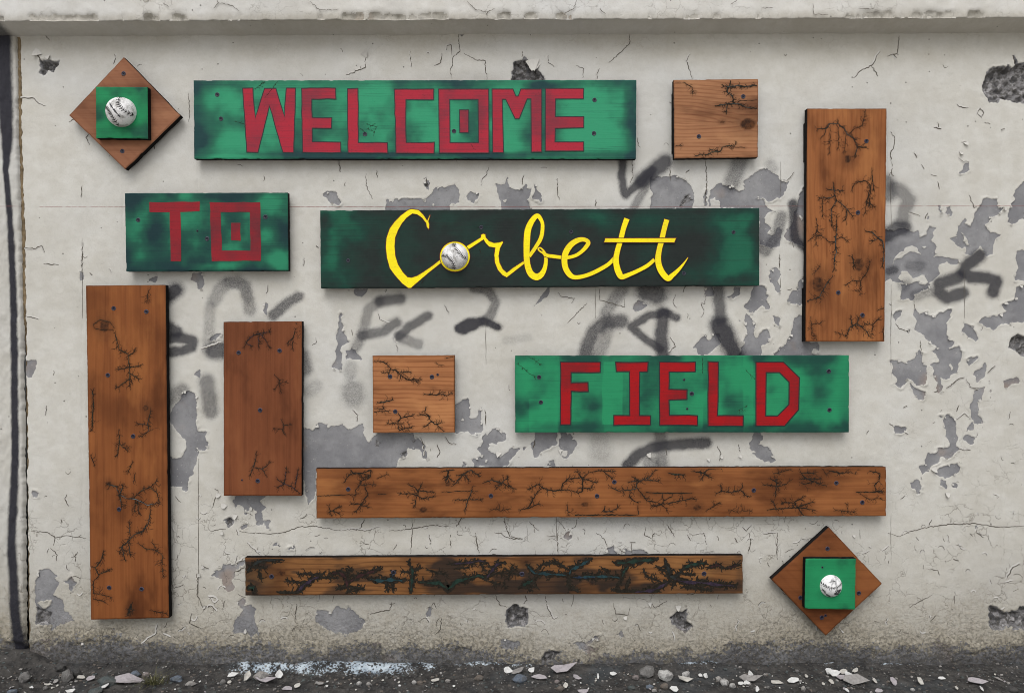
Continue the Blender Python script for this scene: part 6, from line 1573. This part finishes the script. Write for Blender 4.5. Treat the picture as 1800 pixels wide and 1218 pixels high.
def chip_mesh(w, h, seed, mat, pointed=False):
    r = random.Random(seed); n = r.choice((6, 7, 8)); V = []
    for k in range(n):
        a = 2 * math.pi * (k + r.uniform(-.25, .25)) / n; rr = r.uniform(.34, .56)
        if pointed and k == 0: rr = .75
        x, y = math.cos(a) * rr * w, math.sin(a) * rr * h
        V.append((x, y, 0))
    bend = r.uniform(-.5, .9)
    V = [(x, y, bend * x * x / w + .25 * r.random() * abs(y) * .5) for x, y, _ in V]
    c = len(V)
    V += [(x * .98, y * .98, z - .0016) for x, y, z in V]; V += [(0, 0, .0), (0, 0, -.0016)]
    F = []
    for k in range(n):
        j = (k + 1) % n
        F += [(k, j, 2 * n), (j + n, k + n, 2 * n + 1), (k + n, j + n, j, k)]
    me = bpy.data.meshes.new('paint_chip'); me.from_pydata(V, [], F); me.materials.append(CHIPS[mat]); me.update()
    return me
def add_chip(px, py, wp, hp, mat, label, rot=0.0, lean=.45, pointed=False, name='paint_chip', group=None, me=None):
    p = ground_pt(px, py + hp * .3); k = (p.y + DIST) / 1300
    lean_h = hp / max(.45, math.sin(lean + .42))
    me = me or chip_mesh(wp * k * 1.1, lean_h * k * 1.15, int(px * 5 + py), mat, pointed)
    o = link_mesh(name, me)
    o.rotation_euler = Matrix.Rotation(lean, 4, 'X').to_euler(); o.rotation_euler.z = RNG.uniform(-.15, .15); o.rotation_euler.y = rot
    o.location = p + Vector((0, 0, .004 + hp * k * .36))
    if o.location.y > -.014: o.location.y = -.014
    return tag(o, label, 'paint chip', group)
SPEC_CH = [
 (142, 1192, 16, 6, 'cream', 'slim cream chip right of the grey wedge stone', .15, .4, 0), (160, 1194, 16, 8, 'mauve', 'small mauve chip left of the big pale chip', 0, .5, 0),
 (222, 1196, 46, 16, 'mauve', 'big ragged pale mauve chip left of the grass tuft', .08, .4, 1), (186, 1208, 17, 7, 'white', 'bright white slanting chip at the bottom edge below the big pale mauve chip', -.4, .4, 0),
 (124, 1216, 14, 6, 'white', 'white chip cut by the bottom edge below the grey wedge stone', 0, .4, 0), (84, 1205, 12, 3, 'cream', 'thin cream sliver above a round grey pebble', 0, .4, 0), (98, 1199, 8, 6, 'grey', 'grey chip just before the grey wedge stone', 0, .4, 0),
 (407, 1188, 15, 8, 'white', 'white chip right of the round grey pebble', -.3, .5, 1), (434, 1192, 9, 19, 'cream', 'upright cream shard leaning on the white crust', .25, 1.1, 1), (491, 1188, 14, 15, 'white', 'crumpled white flake standing in the white crust', .1, 1.0, 0),
 (466, 1197, 30, 8, 'mauve', 'long mauve chip in front of the white crust', 0, .35, 1), (522, 1207, 14, 8, 'cream', 'upright cream chip below the white crust', -.3, .6, 0), (505, 1211, 20, 5, 'mauve', 'flat mauve chip at the bottom edge below the white crust', 0, .3, 0), (562, 1203, 16, 4, 'grey', 'thin grey chip in front of the white crust', 0, .3, 0),
 (575, 1207, 5, 3, 'white', 'tiny bright white chip in front of the white crust', 0, .3, 0), (403, 1201, 7, 5, 'pale' if 0 else 'cream', 'tiny cream chip beside the round grey pebble', 0, .3, 0),
 (984, 1179, 38, 12, 'mauve', 'big mauve chip lying against the wall base', 0, .5, 1), (949, 1192, 28, 8, 'mauve', 'long mauve chip right of the half buried blue stone', 0, .4, 0), (892, 1180, 12, 11, 'white', 'white pointed flake left of the slanted grey chip', .3, .8, 1),
 (910, 1182, 28, 7, 'grey', 'slanted grey chip above the half buried blue stone', -.45, .7, 0), (934, 1181, 12, 9, 'white', 'rounded white flake above the half buried blue stone', 0, .8, 0), (1014, 1193, 15, 7, 'mauve', 'curved mauve chip right of the big mauve chip', .3, .4, 0),
 (1051, 1191, 4, 10, 'white', 'thin upright white sliver left of the large pointed grey stone', .05, 1.2, 0), (1077, 1186, 13, 7, 'white', 'jagged white chip left of the large pointed grey stone', -.1, .5, 0), (994, 1207, 9, 9, 'cream', 'cream chip beside the brown stone', .2, .7, 0), (765, 1198, 16, 5, 'cream', 'slim cream chip right of the dull brown pebble', -.2, .3, 0), (1025, 1217, 22, 6, 'mauve', 'mauve chip cut by the bottom edge below the curved mauve chip', 0, .4, 0),
 (1202, 1196, 27, 7, 'cream', 'long cream chip under the rounded plaster lump', .28, .4, 0), (1231, 1189, 8, 5, 'white', 'small white chip right of the rounded plaster lump', 0, .5, 0), (1241, 1190, 9, 8, 'white', 'slanting white shard left of the brownish cream lump', .7, .7, 0), (1314, 1195, 30, 11, 'grey', 'grey triangular chip under a white upright shard', .1, .5, 1),
 (1318, 1187, 7, 11, 'white', 'white upright shard on the grey triangular chip', .2, 1.2, 1), (1302, 1203, 10, 5, 'white', 'small white chip right of the pointed plaster lump', 0, .4, 0), (1312, 1201, 12, 6, 'white', 'white chip below the grey triangular chip', -.2, .4, 0), (1365, 1200, 24, 5, 'cream', 'thin cream chip left of the long white chip', 0, .3, 0), (1393, 1198, 24, 8, 'white', 'long white chip right of the thin cream chip', -.08, .5, 0), (1186, 1214, 16, 8, 'white', 'white chip at the bottom edge below the rounded plaster lump', 0, .5, 0), (1331, 1213, 8, 10, 'white', 'white sliver at the bottom edge below the grey triangular chip', .5, .9, 0), (1417, 1190, 8, 6, 'cream', 'cream sliver right of the long white chip', .5, .7, 0),
 (1456, 1183, 16, 11, 'white', 'white flake at the left end of a loose flake heap', .3, .8, 0), (1466, 1186, 22, 10, 'white', 'broad white flake in front of the loose flake heap', 0, .6, 0), (1483, 1182, 14, 8, 'cream', 'cream flake topping the loose flake heap', -.2, .7, 0), (1492, 1188, 16, 9, 'white', 'folded white flake between the heap and big grey flake', .3, .9, 0), (1503, 1181, 12, 6, 'cream', 'small cream flake at the right end of the heap', -.4, .7, 0), (1478, 1194, 18, 7, 'mauve', 'mauve flake under the loose flake heap', 0, .5, 0),
 (1500, 1197, 36, 18, 'grey', 'big grey flake with a pointed tail under the lower right plaque', .15, .6, 1), (1462, 1200, 11, 7, 'cream', 'cream chip left of the big grey flake', .3, .5, 0), (1538, 1198, 10, 7, 'cream', 'cream chip right of the big grey flake', .5, .5, 0), (1571, 1199, 10, 13, 'mauve', 'upright mauve chip right of the lower right plaque', 0, .9, 0), (1618, 1199, 12, 11, 'cream', 'squarish cream chip right of the upright mauve chip', .1, .7, 0), (1655, 1194, 15, 4, 'white', 'curved white chip near the right end of the wall', 0, .5, 0), (1714, 1199, 28, 9, 'mauve', 'lozenge shaped mauve chip near the right corner', .1, .45, 1), (1489, 1215, 10, 6, 'white', 'bright white chip at the bottom edge under the big grey flake', .4, .5, 0), (1545, 1216, 14, 6, 'mauve', 'mauve chip cut by the bottom edge right of the big grey flake', 0, .4, 0), (1447, 1204, 6, 4, 'cream', 'tiny cream chip left of the big grey flake', 0, .4, 0), (1681, 1211, 6, 5, 'cream', 'tiny cream chip below the curved white chip', .5, .4, 0), (1726, 1212, 9, 6, 'white', 'curled white chip below the lozenge chip', .7, .6, 0), (1757, 1195, 16, 4, 'grey', 'grey sliver right of the lozenge chip', .4, .4, 0),
]
for x, y, w, h, m, lab, r, l, pt in SPEC_CH: add_chip(x, y, w, h, m, lab, r, l, bool(pt))
# small chips nothing tells apart
rg = random.Random(77)
small = [chip_mesh(.0105, .0105, 900 + i, ('cream', 'cream', 'white', 'mauve', 'grey')[i % 5]) for i in range(10)]
for i in range(120):
    x = rg.uniform(160, 1800) if rg.random() < .85 else rg.uniform(5, 160); y = rg.triangular(1178, 1222, 1208)
    s = rg.uniform(.3, .7)
    o = add_chip(x, y, 5, 3, 'cream', 'tiny pale paint chip scattered on the dark dirt along the wall foot', rg.uniform(-.5, .5), rg.uniform(.1, .6), group='tiny paint chips on the dirt', me=small[rg.randrange(10)])
    o.scale = (s, s, s); o.location.z -= .001; o.rotation_euler.z = rg.uniform(0, 6.28)
# gravel nobody could count
V, F, MI = [], [], []
ico = bmesh.new(); bmesh.ops.create_icosphere(ico, subdivisions=1, radius=.5)
iv = [v.co.copy() for v in ico.verts]; iff = [tuple(v.index for v in f.verts) for f in ico.faces]; ico.free()
for i in range(4200):
    x = rg.uniform(-1.7, 1.7); d = abs(rg.gauss(0, .13)) + .004
    if d > .34: continue
    s = rg.choice((.003, .004, .005, .006, .009)) * rg.uniform(.7, 1.2)
    z = gz(x, -d) if i % 1 == 0 else 0
    k = len(V); e = (rg.uniform(.7, 1.4), rg.uniform(.7, 1.3), rg.uniform(.45, .8)); a = rg.uniform(0, 6.28); ca, sa = math.cos(a), math.sin(a)
    for c in iv:
        j = rg.uniform(.8, 1.15); X_, Y_, Z_ = c.x * e[0] * s * j, c.y * e[1] * s * j, c.z * e[2] * s * j
        V.append((x + X_ * ca - Y_ * sa, min(-.003, -d + X_ * sa + Y_ * ca), z + Z_ + s * .12))
    F += [tuple(q + k for q in f) for f in iff]
    MI += [rg.choice((0, 0, 0, 0, 0, 1, 2, 4, 4, 0, 4, 2, 3))] * len(iff)
tag(mesh_obj('gravel', V, F, [STONES['dark'], STONES['grey'], STONES['brown'], STONES['pale'], STONES['green']], None, MI), kind='stuff')

# ------------------------------------------------------------------ grass tuft
tuft = empty('grass_tuft', ground_pt(270, 1200))
tag(tuft, 'dry green grass tuft with two pale straw stalks at the wall foot', 'grass tuft')
def blade(V, F, a, L, w, lean, base):
    n = 5; k = len(V)
    for i in range(n + 1):
        t = i / n; r = L * (t * lean + .35 * t * t * lean); z = L * t * (1.05 - .55 * lean * t)
        ww = w * (1 - t * .9)
        V.append((base[0] + math.cos(a) * r - math.sin(a) * ww, base[1] + math.sin(a) * r + math.cos(a) * ww * .4, z))
        V.append((base[0] + math.cos(a) * r + math.sin(a) * ww, base[1] + math.sin(a) * r - math.cos(a) * ww * .4, z))
        if i: q = k + 2 * i; F.append((q - 2, q - 1, q + 1, q))
V, F = [], []
for i in range(120):
    a = rg.uniform(math.pi, 2 * math.pi) if rg.random() < .8 else rg.uniform(0, math.pi)
    blade(V, F, a, rg.uniform(.018, .05), rg.uniform(.0006, .0012), rg.uniform(.35, 1.5), (rg.gauss(0, .014), rg.gauss(-.004, .006)))
mesh_obj('blades', V, F, M_GRASS, tuft)
for a, L, l, bx in ((2.4, .034, .75, .003), (.6, .026, .55, .018)):
    V, F = [], []
    blade(V, F, a if a > 0 else a, L, .0012, l, (bx, -.006)); mesh_obj('straw_stalk', V, F, M_STRAW, tuft)
